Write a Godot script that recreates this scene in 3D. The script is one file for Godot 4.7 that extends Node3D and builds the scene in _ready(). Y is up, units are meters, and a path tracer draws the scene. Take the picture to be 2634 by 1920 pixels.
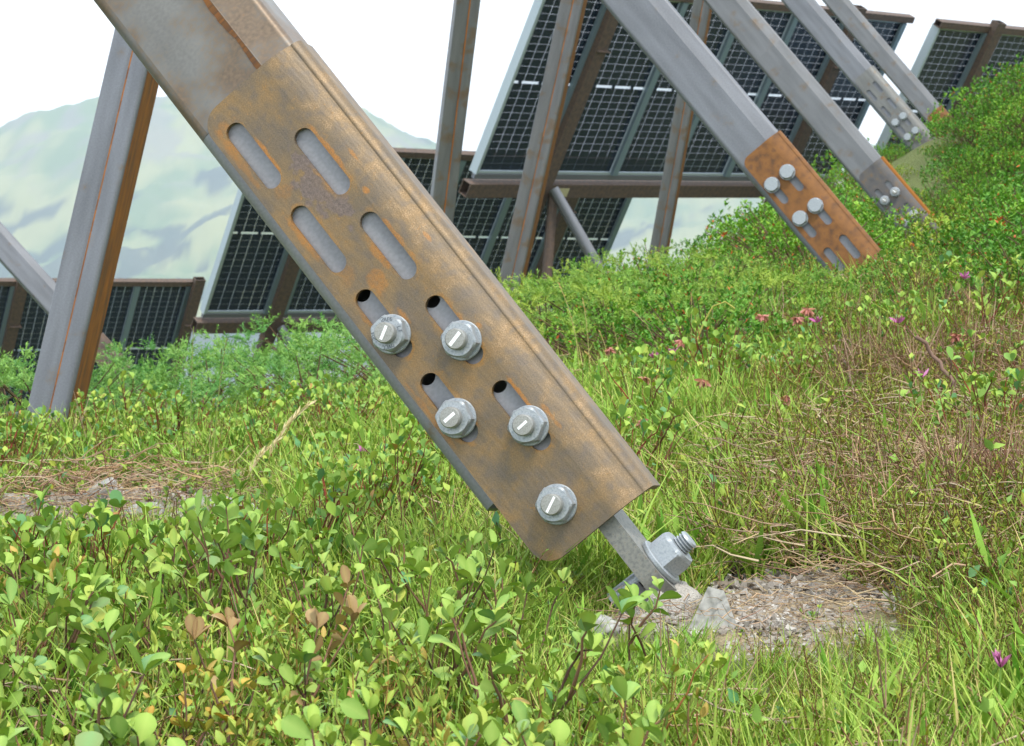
extends Node3D

const XS: Array = [-6.0, -3.0, -1.5, -0.6, 0.2, 1.0, 1.8, 2.8, 4.2, 8.0]
const DS: Array = [0.0, 1.5, 2.2, 3.0, 4.0, 5.0, 6.5, 8.0, 10.0, 12.5, 16.0, 20.0, 30.0, 60.0]
const HT: Array = [
	[0.38, 0.40, 0.42, 0.43, 0.44, 0.45, 0.50, 0.55, 0.70, 1.0],
	[0.40, 0.42, 0.44, 0.45, 0.46, 0.48, 0.54, 0.62, 0.80, 1.2],
	[0.44, 0.46, 0.47, 0.48, 0.50, 0.54, 0.62, 0.72, 0.95, 1.4],
	[0.50, 0.51, 0.52, 0.54, 0.58, 0.65, 0.78, 0.94, 1.2, 1.7],
	[0.52, 0.53, 0.54, 0.56, 0.62, 0.73, 0.89, 1.08, 1.4, 1.9],
	[0.50, 0.53, 0.55, 0.58, 0.68, 0.82, 1.00, 1.22, 1.6, 2.2],
	[0.40, 0.50, 0.54, 0.60, 0.76, 0.93, 1.08, 1.36, 1.85, 2.6],
	[0.0, 0.35, 0.52, 0.60, 0.80, 0.99, 1.09, 1.42, 2.0, 3.0],
	[-1.0, -0.3, 0.2, 0.48, 0.84, 1.14, 1.06, 1.32, 2.1, 3.2],
	[-2.4, -1.6, -1.0, -0.3, 0.5, 1.15, 1.12, 1.28, 2.3, 3.5],
	[-4.0, -3.4, -2.8, -2.0, -1.0, 0.3, 1.3, 2.0, 2.6, 3.8],
	[-6.0, -5.4, -5.0, -4.2, -3.2, -2.0, 0.0, 1.6, 2.4, 3.6],
	[-10.0, -9.5, -9.0, -8.5, -8.0, -7.0, -6.0, -4.5, -2.5, 1.0],
	[-24.0, -24.0, -24.0, -24.0, -24.0, -23.0, -22.0, -21.0, -19.0, -14.0]]

var rng := RandomNumberGenerator.new()
var bump := FastNoiseLite.new()
var taken := {}
var M := {}


class Batch:
	var v := PackedVector3Array()
	var c := PackedColorArray()
	var uv := PackedVector2Array()
	var i := PackedInt32Array()

	func put(p: Vector3, col := Color.WHITE, t := Vector2.ZERO) -> int:
		v.append(p)
		c.append(col)
		uv.append(t)
		return v.size() - 1

	func tri(a: int, b: int, d: int) -> void:
		i.append(a)
		i.append(b)
		i.append(d)

	func quad(a: Vector3, b: Vector3, d: Vector3, e: Vector3, col := Color.WHITE) -> void:
		var k := put(a, col)
		put(b, col)
		put(d, col)
		put(e, col)
		tri(k, k + 1, k + 2)
		tri(k, k + 2, k + 3)

	# an obovate leaf along +y of xf, facing +z, folded along its rib
	func leaf(xf: Transform3D, l: float, w: float, fold: float, curl: float, col: Color, rim: Color, shape := 0) -> void:
		var ts := [0.0, 0.25, 0.5, 0.72, 0.9, 1.0]
		var ws := [0.06, 0.55, 0.92, 1.0, 0.68, 0.16]
		if shape == 1:
			ts = [0.0, 0.2, 0.5, 0.8, 1.0]
			ws = [0.35, 0.85, 1.0, 0.6, 0.04]
		elif shape == 2:
			ts = [0.0, 0.45, 1.0]
			ws = [0.25, 1.0, 0.1]
		var k0 := v.size()
		for k in ts.size():
			var t: float = ts[k]
			var h: float = w * 0.5 * float(ws[k])
			var z := -curl * l * t * t
			var y := l * t * (1.0 - 0.3 * curl * t)
			put(xf * Vector3(-h, y, z + fold * h), rim)
			put(xf * Vector3(0, y, z), col)
			put(xf * Vector3(h, y, z + fold * h), rim)
		for k in ts.size() - 1:
			var a := k0 + k * 3
			tri(a, a + 3, a + 4)
			tri(a, a + 4, a + 1)
			tri(a + 1, a + 4, a + 5)
			tri(a + 1, a + 5, a + 2)

	# a narrow blade from p, bending over towards side
	func blade(p: Vector3, up: Vector3, side: Vector3, l: float, w: float, bend: float, col: Color, n := 4) -> void:
		var across := up.cross(side).normalized()
		var k0 := v.size()
		for k in n + 1:
			var t := float(k) / n
			var q := p + up * l * (t - 0.35 * bend * t * t) + side * l * bend * t * t
			var h := w * 0.5 * (1.0 - t * t * 0.95)
			put(q - across * h, col)
			put(q + across * h, col)
		for k in n:
			var a := k0 + k * 2
			tri(a, a + 2, a + 3)
			tri(a, a + 3, a + 1)

	func tube(pts: Array, r0: float, r1: float, sides: int, col: Color, cap := true) -> void:
		var k0 := v.size()
		var n := pts.size()
		for k in n:
			var p: Vector3 = pts[k]
			var d: Vector3 = (pts[mini(k + 1, n - 1)] - pts[maxi(k - 1, 0)]).normalized()
			var a := d.cross(Vector3(0.31, 0.12, 0.94)).normalized()
			var b := d.cross(a)
			var r := lerpf(r0, r1, float(k) / maxf(1, n - 1))
			for s in sides:
				var g := TAU * s / sides
				put(p + (a * cos(g) + b * sin(g)) * r, col, Vector2(float(s) / sides, float(k)))
		for k in n - 1:
			for s in sides:
				var a := k0 + k * sides + s
				var b := k0 + k * sides + (s + 1) % sides
				tri(a, b, b + sides)
				tri(a, b + sides, a + sides)
		if cap:
			for s in range(1, sides - 1):
				var a := k0 + (n - 1) * sides
				tri(a, a + s, a + s + 1)
				tri(k0, k0 + s + 1, k0 + s)

	func mesh(m: Material) -> ArrayMesh:
		var n := PackedVector3Array()
		n.resize(v.size())
		for t in range(0, i.size(), 3):
			var f := (v[i[t + 2]] - v[i[t]]).cross(v[i[t + 1]] - v[i[t]])
			n[i[t]] += f
			n[i[t + 1]] += f
			n[i[t + 2]] += f
		for k in n.size():
			n[k] = n[k].normalized() if n[k].length_squared() > 1e-24 else Vector3.UP
		var a := []
		a.resize(Mesh.ARRAY_MAX)
		a[Mesh.ARRAY_VERTEX] = v
		a[Mesh.ARRAY_NORMAL] = n
		a[Mesh.ARRAY_COLOR] = c
		a[Mesh.ARRAY_TEX_UV] = uv
		a[Mesh.ARRAY_INDEX] = i
		var me := ArrayMesh.new()
		me.add_surface_from_arrays(Mesh.PRIMITIVE_TRIANGLES, a)
		me.surface_set_material(0, m)
		return me


# ---------------------------------------------------------------- nodes

func numbered(called: String) -> String:
	var n: int = taken.get(called, 0)
	taken[called] = n + 1
	return called if n == 0 else "%s_%03d" % [called, n]


func tag(o: Node, label: String, category := "", group := "", kind := "") -> void:
	if label:
		o.set_meta("label", label)
	if category:
		o.set_meta("category", category)
	if group:
		o.set_meta("group", group)
	if kind:
		o.set_meta("kind", kind)


func thing(called: String, label: String, category: String, at := Transform3D.IDENTITY, group := "") -> Node3D:
	var o := Node3D.new()
	o.name = numbered(called)
	add_child(o)
	o.transform = at
	tag(o, label, category, group)
	return o


func part(called: String, me: Mesh, parent: Node, at := Transform3D.IDENTITY) -> MeshInstance3D:
	var o := MeshInstance3D.new()
	o.mesh = me
	o.name = called if parent != self else numbered(called)
	parent.add_child(o, true)
	o.transform = at
	return o


func ground_y(x: float, z: float) -> float:
	var d := -z
	var i := 0
	while i < XS.size() - 2 and x > float(XS[i + 1]):
		i += 1
	var j := 0
	while j < DS.size() - 2 and d > float(DS[j + 1]):
		j += 1
	var a := clampf((x - float(XS[i])) / (float(XS[i + 1]) - float(XS[i])), 0, 1)
	var b := clampf((d - float(DS[j])) / (float(DS[j + 1]) - float(DS[j])), 0, 1)
	var low := lerpf(HT[j][i], HT[j][i + 1], a)
	var high := lerpf(HT[j + 1][i], HT[j + 1][i + 1], a)
	return lerpf(low, high, b) + 0.022 * bump.get_noise_2d(x * 100, z * 100) * clampf(d * 0.4, 0.5, 3)


func on_ground(x: float, z: float, lift := 0.0) -> Vector3:
	return Vector3(x, ground_y(x, z) + lift, z)


func gauss() -> float:
	return rng.randfn(0, 1)


func lin(r: float, g: float, b: float) -> Color:   # sRGB 0..255 -> linear vertex colour
	return Color(r / 255, g / 255, b / 255).srgb_to_linear()


# ---------------------------------------------------------------- materials

func noise_bytes(w: int, h: int, freq: float, sd: int, oct := 4, type := FastNoiseLite.TYPE_SIMPLEX_SMOOTH, stretch := 1) -> PackedByteArray:
	var n := FastNoiseLite.new()
	n.seed = sd
	n.noise_type = type
	n.frequency = freq
	n.fractal_octaves = oct
	if stretch > 1:
		var im := n.get_image(w, h / stretch, false, false, true)
		im.resize(w, h, Image.INTERPOLATE_BILINEAR)
		return im.get_data()
	return n.get_image(w, h, false, false, true).get_data()


func mat(r: float, g: float, b: float, rough := 0.7, metal := 0.0) -> StandardMaterial3D:
	var m := StandardMaterial3D.new()
	m.albedo_color = Color(r / 255, g / 255, b / 255)
	m.roughness = rough
	m.metallic = metal
	return m


func tinted(rough := 0.6, back := Color.BLACK) -> StandardMaterial3D:
	var m := StandardMaterial3D.new()
	m.vertex_color_use_as_albedo = true
	m.roughness = rough
	m.metallic_specular = 0.35
	if back != Color.BLACK:
		m.backlight_enabled = true
		m.backlight = back
	return m


func image_material(w: int, h: int, bytes: PackedByteArray, rough: float, metal := 0.0) -> StandardMaterial3D:
	var im := Image.create_from_data(w, h, false, Image.FORMAT_RGB8, bytes)
	im.generate_mipmaps()
	var m := StandardMaterial3D.new()
	m.albedo_texture = ImageTexture.create_from_image(im)
	m.roughness = rough
	m.metallic = metal
	return m


func height_map(m: StandardMaterial3D, freq: float, amount: float, sd := 5) -> void:
	var n := FastNoiseLite.new()
	n.frequency = freq
	n.seed = sd
	n.fractal_octaves = 3
	var im := n.get_seamless_image(512, 512, false, false, 0.1, true)
	m.heightmap_enabled = true
	m.heightmap_texture = ImageTexture.create_from_image(im)
	m.heightmap_scale = amount


# mill-scale steel with patches and specks of rust; amount of rust 0..1
func steel_material(sd: int, rust: float, base: Vector3, w := 256, h := 1024) -> StandardMaterial3D:
	var big := noise_bytes(w, h, 0.012, sd, 4)
	var long := noise_bytes(w, h, 0.03, sd + 1, 3, FastNoiseLite.TYPE_SIMPLEX_SMOOTH, 8)
	var fine := noise_bytes(w, h, 0.25, sd + 2, 3)
	var out := PackedByteArray()
	out.resize(w * h * 3)
	for k in w * h:
		var a := big[k] / 255.0
		var b := long[k] / 255.0
		var f := fine[k] / 255.0
		var c := base * (0.86 + 0.16 * b + 0.14 * (f - 0.5))
		var t := smoothstep(0.72 - rust * 0.42, 0.98 - rust * 0.35, a * 0.75 + f * 0.25)
		c = c.lerp(Vector3(106, 84, 62) * (0.8 + 0.4 * f), t * 0.7)
		var s := smoothstep(0.86 - 0.1 * rust, 0.96, f * 0.55 + a * 0.25 + b * 0.2)
		c = c.lerp(Vector3(134, 82, 42), s * 0.7)
		out[k * 3] = clampi(int(c.x), 0, 255)
		out[k * 3 + 1] = clampi(int(c.y), 0, 255)
		out[k * 3 + 2] = clampi(int(c.z), 0, 255)
	return image_material(w, h, out, 0.46, 0.3)


# the rusty clamp plate: u across (0.25 m), v along (0.9 m)
func rust_material() -> StandardMaterial3D:
	var w := 448
	var h := 1600
	var big := noise_bytes(w, h, 0.0065, 11, 5)
	var mid := noise_bytes(w, h, 0.02, 12, 5)
	var fine := noise_bytes(w, h, 0.22, 13, 3)
	var dots := noise_bytes(w, h, 0.09, 15, 3)
	var ring := noise_bytes(w, h, 0.0105, 14, 4)
	var out := PackedByteArray()
	out.resize(w * h * 3)
	# stains: x, y (m), length along y, half width, strength
	var stains := [[-0.0195, 0.632, 0.07, 0.005, 1.0], [0.0525, 0.575, 0.075, 0.005, 0.9], [0.0525, 0.425, 0.07, 0.005, 0.8], [0.0165, 0.415, 0.06, 0.006, 0.8],
		[-0.004, 0.392, 0.035, 0.016, 0.7], [-0.052, 0.50, 0.10, 0.007, 0.6], [-0.056, 0.66, 0.12, 0.007, 0.6], [-0.045, 0.706, 0.016, 0.012, 0.5], [-0.052, 0.345, 0.08, 0.005, 0.5],
		[0.052, 0.135, 0.07, 0.004, 1.0], [-0.008, 0.330, 0.025, 0.005, 0.8], [0.066, 0.10, 0.04, 0.004, 0.7], [-0.063, 0.2, 0.14, 0.004, 0.6], [0.058, 0.50, 0.012, 0.006, 1.0], [0.075, 0.55, 0.03, 0.004, 0.8],
		[-0.035, 0.575, 0.03, 0.014, 0.4], [-0.036, 0.425, 0.03, 0.016, 0.4], [0.064, 0.255, 0.012, 0.005, 0.8], [0.085, 0.4, 0.02, 0.004, 0.7], [0.05, 0.28, 0.06, 0.004, 0.5], [-0.0195, 0.17, 0.05, 0.004, 0.5]]
	var rims := []
	for y in [0.686, 0.534, 0.3835, 0.236]:
		rims.append([-0.0355, y - 0.0415])
		rims.append([0.0355, y - 0.0715 - 0.0415])
	for y in h:
		var my := 0.78 - 0.9 * y / h
		for x in w:
			var k := y * w + x
			var mx := -0.1 + 0.25 * x / w
			var a := big[k] / 255.0
			var b := mid[k] / 255.0
			var f := fine[k] / 255.0
			var g := dots[k] / 255.0
			var c := Vector3(102, 89, 72).lerp(Vector3(119, 98, 69), smoothstep(0.25, 0.75, a * 0.8 + b * 0.2))
			c = c.lerp(Vector3(92, 84, 77), smoothstep(0.48, 0.85, 1.0 - b) * 0.5)
			c = c.lerp(Vector3(134, 101, 57), smoothstep(0.52, 0.95, b * 0.4 + g * 0.2 + a * 0.4) * 0.5)
			var r := absf(ring[k] / 255.0 - 0.52)
			c = c.lerp(Vector3(140, 104, 58), smoothstep(0.010, 0.0, r) * smoothstep(0.45, 0.6, b) * 0.7)
			# the dark scaly patch between the upper slots
			var q := Vector2((mx - 0.012) / 0.028, (my - 0.545) / 0.06).length() + (b - 0.5) * 1.2
			c = c.lerp(Vector3(102, 89, 84) * (0.85 + 0.3 * g), smoothstep(1.05, 0.8, q) * 0.8)
			# rust creeping out from the rims of the slots
			for hole in rims:
				var dy: float = maxf(0.0, absf(my - float(hole[1])) - 0.0415)
				if dy < 0.03 and absf(mx - float(hole[0])) < 0.03:
					var e := Vector2(mx - float(hole[0]), dy).length() - 0.0146
					c = c.lerp(Vector3(150, 106, 50), smoothstep(0.0075, 0.001, e + (b - 0.5) * 0.02) * (0.25 + 0.5 * g) * smoothstep(0.35, 0.65, a * 0.5 + ring[k] / 510.0))
			for s in stains:
				var dy: float = my - float(s[1])
				if absf(dy) < float(s[2]) * 0.7 + 0.01:
					var e: float = Vector2((mx - float(s[0])) / float(s[3]), dy / (float(s[2]) * 0.55)).length() + (b - 0.5) * 1.1
					c = c.lerp(Vector3(158, 102, 42), smoothstep(1.05, 0.55, e) * float(s[4]) * (0.35 + 0.65 * g))
			# pale dusty scale on the folded side
			if mx > 0.06:
				c = c.lerp(Vector3(150, 132, 112), smoothstep(0.50, 0.85, f * 0.5 + b * 0.5) * smoothstep(0.35, 0.6, a) * 0.5)
			c *= 0.90 + 0.34 * f
			out[k * 3] = clampi(int(c.x), 0, 255)
			out[k * 3 + 1] = clampi(int(c.y), 0, 255)
			out[k * 3 + 2] = clampi(int(c.z), 0, 255)
	var m := image_material(w, h, out, 0.5, 0.28)
	height_map(m, 0.05, 0.03)
	return m


func ramp_material(cols: Array, freq: float, scale: float, rough: float, sd: int, world := true) -> StandardMaterial3D:
	var n := FastNoiseLite.new()
	n.seed = sd
	n.frequency = freq
	n.fractal_octaves = 5
	var g := Gradient.new()
	g.offsets = PackedFloat32Array()
	g.colors = PackedColorArray()
	var off := PackedFloat32Array()
	var cc := PackedColorArray()
	for k in cols.size():
		off.append(float(k) / (cols.size() - 1))
		cc.append(Color(cols[k][0] / 255.0, cols[k][1] / 255.0, cols[k][2] / 255.0))
	g.offsets = off
	g.colors = cc
	var t := NoiseTexture2D.new()
	t.width = 512
	t.height = 512
	t.seamless = true
	t.noise = n
	t.color_ramp = g
	var m := StandardMaterial3D.new()
	m.albedo_texture = t
	m.uv1_triplanar = true
	m.uv1_world_triplanar = world
	m.uv1_scale = Vector3.ONE * scale
	m.roughness = rough
	return m


func make_materials() -> void:
	M.rust = rust_material()
	M.rust_orange = ramp_material([[78, 54, 36], [116, 76, 36], [130, 86, 40], [98, 66, 42]], 0.012, 3.0, 0.75, 31, false)
	M.rust_grey = ramp_material([[66, 65, 68], [80, 78, 79], [90, 84, 80], [112, 84, 56]], 0.012, 3.0, 0.6, 32, false)
	M.steel_a = steel_material(40, 1.0, Vector3(124, 123, 120))
	M.steel_clean = steel_material(60, 0.0, Vector3(138, 139, 143))
	M.steel_b = steel_material(44, 0.03, Vector3(118, 121, 127))
	M.steel_c = steel_material(48, 0.28, Vector3(116, 118, 121))
	M.steel_bracket = steel_material(52, 0.25, Vector3(116, 117, 115))
	M.steel_rusty = steel_material(56, 0.4, Vector3(112, 113, 114))
	M.brown_steel = ramp_material([[66, 56, 50], [82, 68, 59], [92, 75, 63], [112, 80, 57]], 0.02, 1.2, 0.7, 33, false)
	M.zinc = ramp_material([[124, 132, 138], [150, 157, 162], [168, 173, 176], [136, 143, 148]], 0.03, 14.0, 0.42, 34, false)
	M.zinc.metallic = 0.45
	height_map(M.zinc, 0.06, 0.02, 9)
	M.bolt = ramp_material([[128, 128, 122], [150, 150, 145], [164, 164, 160]], 0.04, 14.0, 0.4, 36, false)
	M.bolt.metallic = 0.4
	M.bar = ramp_material([[98, 99, 97], [122, 123, 119], [138, 137, 131], [112, 98, 80]], 0.03, 8.0, 0.5, 37, false)
	M.bar.metallic = 0.3
	M.stroke_white = mat(236, 238, 240, 0.5)
	M.ink = mat(70, 76, 84, 0.6)
	M.cell = mat(24, 36, 52, 0.25)
	M.frame = mat(172, 184, 190, 0.4, 0.35)
	M.rail = mat(118, 136, 146, 0.45, 0.3)
	M.glass = mat(150, 182, 200, 0.05)
	M.glass.albedo_color.a = 0.45
	M.glass.transparency = BaseMaterial3D.TRANSPARENCY_ALPHA
	M.leafy = tinted(0.62, Color(0.45, 0.48, 0.2))
	M.blade = tinted(0.6, Color(0.42, 0.44, 0.2))
	M.bark = tinted(0.85)
	M.stone = ramp_material([[104, 104, 100], [146, 146, 141], [176, 175, 170], [128, 128, 126]], 0.02, 5.0, 0.85, 38)
	M.gravel = tinted(0.9)
	M.concrete = ramp_material([[122, 118, 110], [164, 160, 152], [184, 180, 172], [120, 100, 80]], 0.03, 9.0, 0.9, 39)
	height_map(M.concrete, 0.08, 0.4, 3)
	M.soil = ramp_material([[124, 112, 94], [168, 158, 138], [196, 188, 168], [150, 132, 110]], 0.03, 2.5, 0.95, 41)
	M.soil.vertex_color_use_as_albedo = true
	height_map(M.soil, 0.08, 1.5, 4)


# ---------------------------------------------------------------- steel shapes

func arc(c: Vector2, r: float, a0: float, a1: float, n: int) -> Array:
	var out := []
	for k in n + 1:
		var a := deg_to_rad(lerpf(a0, a1, float(k) / n))
		out.append(c + Vector2(cos(a), sin(a)) * r)
	return out


# an open folded sheet: line of (x, z) points swept along y, with thickness t behind it
func fold(b: Batch, line: Array, t: float, y0: float, y1: float, uv_of: Callable) -> void:
	var n := line.size()
	var back := []
	for k in n:
		var d: Vector2 = (line[mini(k + 1, n - 1)] - line[maxi(k - 1, 0)]).normalized()
		back.append(line[k] + Vector2(d.y, -d.x) * t)
	for side in 2:
		var pts: Array = line if side == 0 else back
		var k0 := b.v.size()
		var s := 0.0
		for k in n:
			var p: Vector2 = pts[k]
			if k > 0:
				s += p.distance_to(pts[k - 1])
			var x: float = line[0].x + s
			b.put(Vector3(p.x, y0, p.y), Color.WHITE, uv_of.call(x, y0))
			b.put(Vector3(p.x, y1, p.y), Color.WHITE, uv_of.call(x, y1))
		for k in n - 1:
			var a := k0 + k * 2
			if side == 0:
				b.tri(a, a + 1, a + 3)
				b.tri(a, a + 3, a + 2)
			else:
				b.tri(a, a + 3, a + 1)
				b.tri(a, a + 2, a + 3)
	for e in [0, n - 1]:
		b.quad(Vector3(line[e].x, y0, line[e].y), Vector3(line[e].x, y1, line[e].y), Vector3(back[e].x, y1, back[e].y), Vector3(back[e].x, y0, back[e].y))
	for y in [y0, y1]:
		for k in n - 1:
			b.quad(Vector3(line[k].x, y, line[k].y), Vector3(line[k + 1].x, y, line[k + 1].y), Vector3(back[k + 1].x, y, back[k + 1].y), Vector3(back[k].x, y, back[k].y))


# down a column of slots at x: the outline of the half on one side
func slot_edge(xc: float, slots: Array, r: float, y_top: float, y_bottom: float, side: float) -> Array:
	var out := [Vector2(xc, y_top)]
	for s in slots:
		out.append(Vector2(xc, s[0] + r))
		for k in range(1, 8):
			var a := PI / 2 - PI / 2 * k / 8
			out.append(Vector2(xc + side * r * cos(a), s[0] + r * sin(a)))
		out.append(Vector2(xc + side * r, s[0]))
		if s[1] < s[0]:
			out.append(Vector2(xc + side * r, s[1]))
		for k in range(1, 8):
			var a := -PI / 2 * k / 8
			out.append(Vector2(xc + side * r * cos(a), s[1] + r * sin(a)))
		out.append(Vector2(xc, s[1] - r))
	out.append(Vector2(xc, y_bottom))
	return out


# a flat plate with two columns of slots, front at z1, back at z0; the outline's right side stays open
func slotted(b: Batch, x0: float, x1: float, y0: float, y1: float, corner: float, c1: float, s1: Array, c2: float, s2: Array, r: float, z0: float, z1: float, uv_of: Callable) -> void:
	var left := slot_edge(c1, s1, r, y1, y0, -1)
	var rim := []
	if corner > 0:
		rim += arc(Vector2(x0 + corner, y0 + corner), corner, 270, 180, 10)
		rim += arc(Vector2(x0 + corner, y1 - corner), corner, 180, 90, 10)
	else:
		rim += [Vector2(x0, y0), Vector2(x0, y1)]
	var mid := slot_edge(c1, s1, r, y1, y0, 1)
	var back := slot_edge(c2, s2, r, y1, y0, -1)
	back.reverse()
	var right := slot_edge(c2, s2, r, y1, y0, 1)
	for poly in [left + rim, mid + back, right + [Vector2(x1, y0), Vector2(x1, y1)]]:
		var pp := PackedVector2Array(poly)
		var t := Geometry2D.triangulate_polygon(pp)
		for z in [z0, z1]:
			var k0 := b.v.size()
			for p in pp:
				b.put(Vector3(p.x, p.y, z), Color.WHITE, uv_of.call(p.x, p.y))
			for k in range(0, t.size(), 3):
				var turn := (pp[t[k + 1]] - pp[t[k]]).cross(pp[t[k + 2]] - pp[t[k]]) > 0
				if turn == (z == z1):
					b.tri(k0 + t[k], k0 + t[k + 2], k0 + t[k + 1])
				else:
					b.tri(k0 + t[k], k0 + t[k + 1], k0 + t[k + 2])
	var loops := []
	for col in [[c1, s1], [c2, s2]]:
		for s in col[1]:
			var l := arc(Vector2(col[0], s[0]), r, 0, 180, 12) + arc(Vector2(col[0], s[1]), r, 180, 360, 12)
			loops.append(l)
	var outer := [Vector2(x1, y0)] + rim + [Vector2(x1, y1)]
	for l in loops + [outer]:
		var n: int = l.size()
		for k in n - 1:
			var p: Vector2 = l[k]
			var q: Vector2 = l[k + 1]
			var k0 := b.put(Vector3(p.x, p.y, z1), Color.WHITE, uv_of.call(p.x, p.y))
			b.put(Vector3(q.x, q.y, z1), Color.WHITE, uv_of.call(q.x, q.y))
			b.put(Vector3(q.x, q.y, z0), Color.WHITE, uv_of.call(q.x, q.y))
			b.put(Vector3(p.x, p.y, z0), Color.WHITE, uv_of.call(p.x, p.y))
			b.tri(k0, k0 + 1, k0 + 2)
			b.tri(k0, k0 + 2, k0 + 3)


func uv_beam(x: float, y: float) -> Vector2:
	return Vector2((x + 0.2) / 0.5, -y / 1.6)


func uv_plate(x: float, y: float) -> Vector2:
	return Vector2((x + 0.1) / 0.25, (0.78 - y) / 0.9)


func strut_beam(y0: float, y1: float, holes: bool, m: Material) -> ArrayMesh:
	var b := Batch.new()
	var z := -0.009
	var h1 := [[0.397, 0.397], [0.2495, 0.2495]] if holes else []
	var h2 := [[0.3265, 0.3265], [0.178, 0.178]] if holes else []
	slotted(b, -0.07, 0.05, y0, y1, 0.0, -0.0355, h1, 0.0355, h2, 0.0125, z - 0.006, z, uv_beam)
	var l := arc(Vector2(-0.07, z - 0.016), 0.016, 90, 180, 6)
	l.reverse()
	fold(b, [Vector2(-0.0862, z - 0.11)] + l, 0.006, y0, y1, uv_beam)
	fold(b, [Vector2(0.05, z), Vector2(0.0505, z - 0.0015)] + [Vector2(0.09, z - 0.013)] + arc(Vector2(0.09, z - 0.025), 0.012, 80, 0, 6) + [Vector2(0.102, z - 0.11)], 0.006, y0, y1, uv_beam)
	b.quad(Vector3(-0.0862, y0, z - 0.11), Vector3(0.102, y0, z - 0.11), Vector3(0.102, y1, z - 0.11), Vector3(-0.0862, y1, z - 0.11))
	return b.mesh(m)


func strut_bracket(y0: float, y1: float, s1: Array, s2: Array, m: Material) -> ArrayMesh:
	var b := Batch.new()
	slotted(b, -0.0675, 0.0535, y0, y1, 0.0315, -0.0355, s1, 0.0355, s2, 0.0146, -0.008, 0.0, uv_plate)
	fold(b, [Vector2(0.0535, 0), Vector2(0.061, -0.0008), Vector2(0.069, -0.0026), Vector2(0.078, -0.0057), Vector2(0.088, -0.0104), Vector2(0.0985, -0.0165)] + arc(Vector2(0.0935, -0.0330), 0.0185, 72, 0, 7) + [Vector2(0.112, -0.075)], 0.008, y0, y1, uv_plate)
	return b.mesh(m)


# a turned shape about +z: (radius, z) pairs
func lathe(prof: Array, sides: int, m: Material, hex := false) -> ArrayMesh:
	var b := Batch.new()
	for k in prof.size() - 1:
		var p: Vector2 = prof[k]
		var q: Vector2 = prof[k + 1]
		var k0 := b.v.size()
		for s in sides + 1:
			var a := TAU * s / sides
			b.put(Vector3(p.x * cos(a), p.x * sin(a), p.y))
			b.put(Vector3(q.x * cos(a), q.x * sin(a), q.y))
		for s in sides:
			var a := k0 + s * 2
			if hex:
				b.quad(b.v[a], b.v[a + 1], b.v[a + 3], b.v[a + 2])
			else:
				b.tri(a, a + 1, a + 3)
				b.tri(a, a + 3, a + 2)
	return b.mesh(m)


# hexagon with rounded top corners: across corners r, height h
func hex_nut(r: float, h: float, hole: float, m: Material) -> ArrayMesh:
	var b := Batch.new()
	var n := 48
	var k0 := 0
	var rings := []
	for lv in [[1.0, 0.0, 9.9], [1.0, h * 0.66, 9.9], [1.0, h * 0.84, 0.95], [1.0, h, 0.84], [1.0, h, hole / r]]:
		var ring := []
		for s in n:
			var a := TAU * s / n
			var seg := fposmod(a, PI / 3) - PI / 6
			var rr := minf(r * cos(PI / 6) / cos(seg), r * float(lv[2]))
			ring.append(Vector3(rr * cos(a), rr * sin(a), lv[1]))
		rings.append(ring)
	for k in rings.size() - 1:
		for s in n:
			b.quad(rings[k][s], rings[k + 1][s], rings[k + 1][(s + 1) % n], rings[k][(s + 1) % n])
	return b.mesh(m)


func text_part(s: String, size: float, parent: Node, at: Transform3D) -> void:
	var t := TextMesh.new()
	var f := SystemFont.new()
	f.font_names = PackedStringArray(["Droid Sans"])
	t.font = f
	t.text = s
	t.font_size = 16
	t.pixel_size = size / 12.0
	t.depth = 0.0004
	t.curve_step = 4.0
	t.material = M.ink
	part("stamped_lettering", t, parent, at)


# nut with washer and bolt end under a strut, axis +z, at (x, y) of the strut
func add_nut(parent: Node3D, x: float, y: float, turn: float, mark: float, lettered := false) -> void:
	var nut := part("nut", hex_nut(0.0262, 0.019, 0.0138, M.zinc), parent, Transform3D(Basis(Vector3(0, 0, 1), turn), Vector3(x, y, 0.0045)))
	part("washer", lathe([Vector2(0.012, -0.0045), Vector2(0.0268, -0.0045), Vector2(0.0272, -0.0035), Vector2(0.0272, -0.0008), Vector2(0.0262, 0.0004), Vector2(0.012, 0.0004)], 40, M.zinc), nut)
	var end := part("bolt_end", lathe([Vector2(0.0142, 0.010), Vector2(0.0142, 0.0305), Vector2(0.0128, 0.0325), Vector2(0.0, 0.0329)], 32, M.bolt), nut)
	var bm := BoxMesh.new()
	bm.size = Vector3(0.0034 + 0.0016 * absf(sin(x * 90 + y * 31)), 0.015 + 0.008 * absf(cos(x * 50 + y * 57)), 0.0006)
	bm.material = M.stroke_white
	part("white_stroke", bm, nut, Transform3D(Basis(Vector3(0, 0, 1), mark - turn), Vector3(0, 0, 0.0329)))  # plain white stroke laid across the bolt end
	if lettered:
		for t in [["201", 62.0], ["2AE6", -38.0], ["L.F", -112.0], ["HVCC", 148.0]]:
			var a := deg_to_rad(float(t[1])) - turn
			var up := Vector3(-sin(a), cos(a), 0)
			text_part(t[0], 0.0055, nut, Transform3D(Basis(Vector3(0, 0, 1), a), up * 0.0185 + Vector3(0, 0, 0.0192)))


func add_bolt_head(parent: Node3D, x: float, y: float, turn: float) -> void:
	var head := part("bolt_head", hex_nut(0.0275, 0.018, 0.0001, M.zinc), parent, Transform3D(Basis(Vector3(0, 0, 1), turn), Vector3(x, y, 0.0035)))
	part("washer", lathe([Vector2(0.01, -0.0035), Vector2(0.029, -0.0035), Vector2(0.029, 0.0), Vector2(0.01, 0.0)], 32, M.zinc), head)


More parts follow.
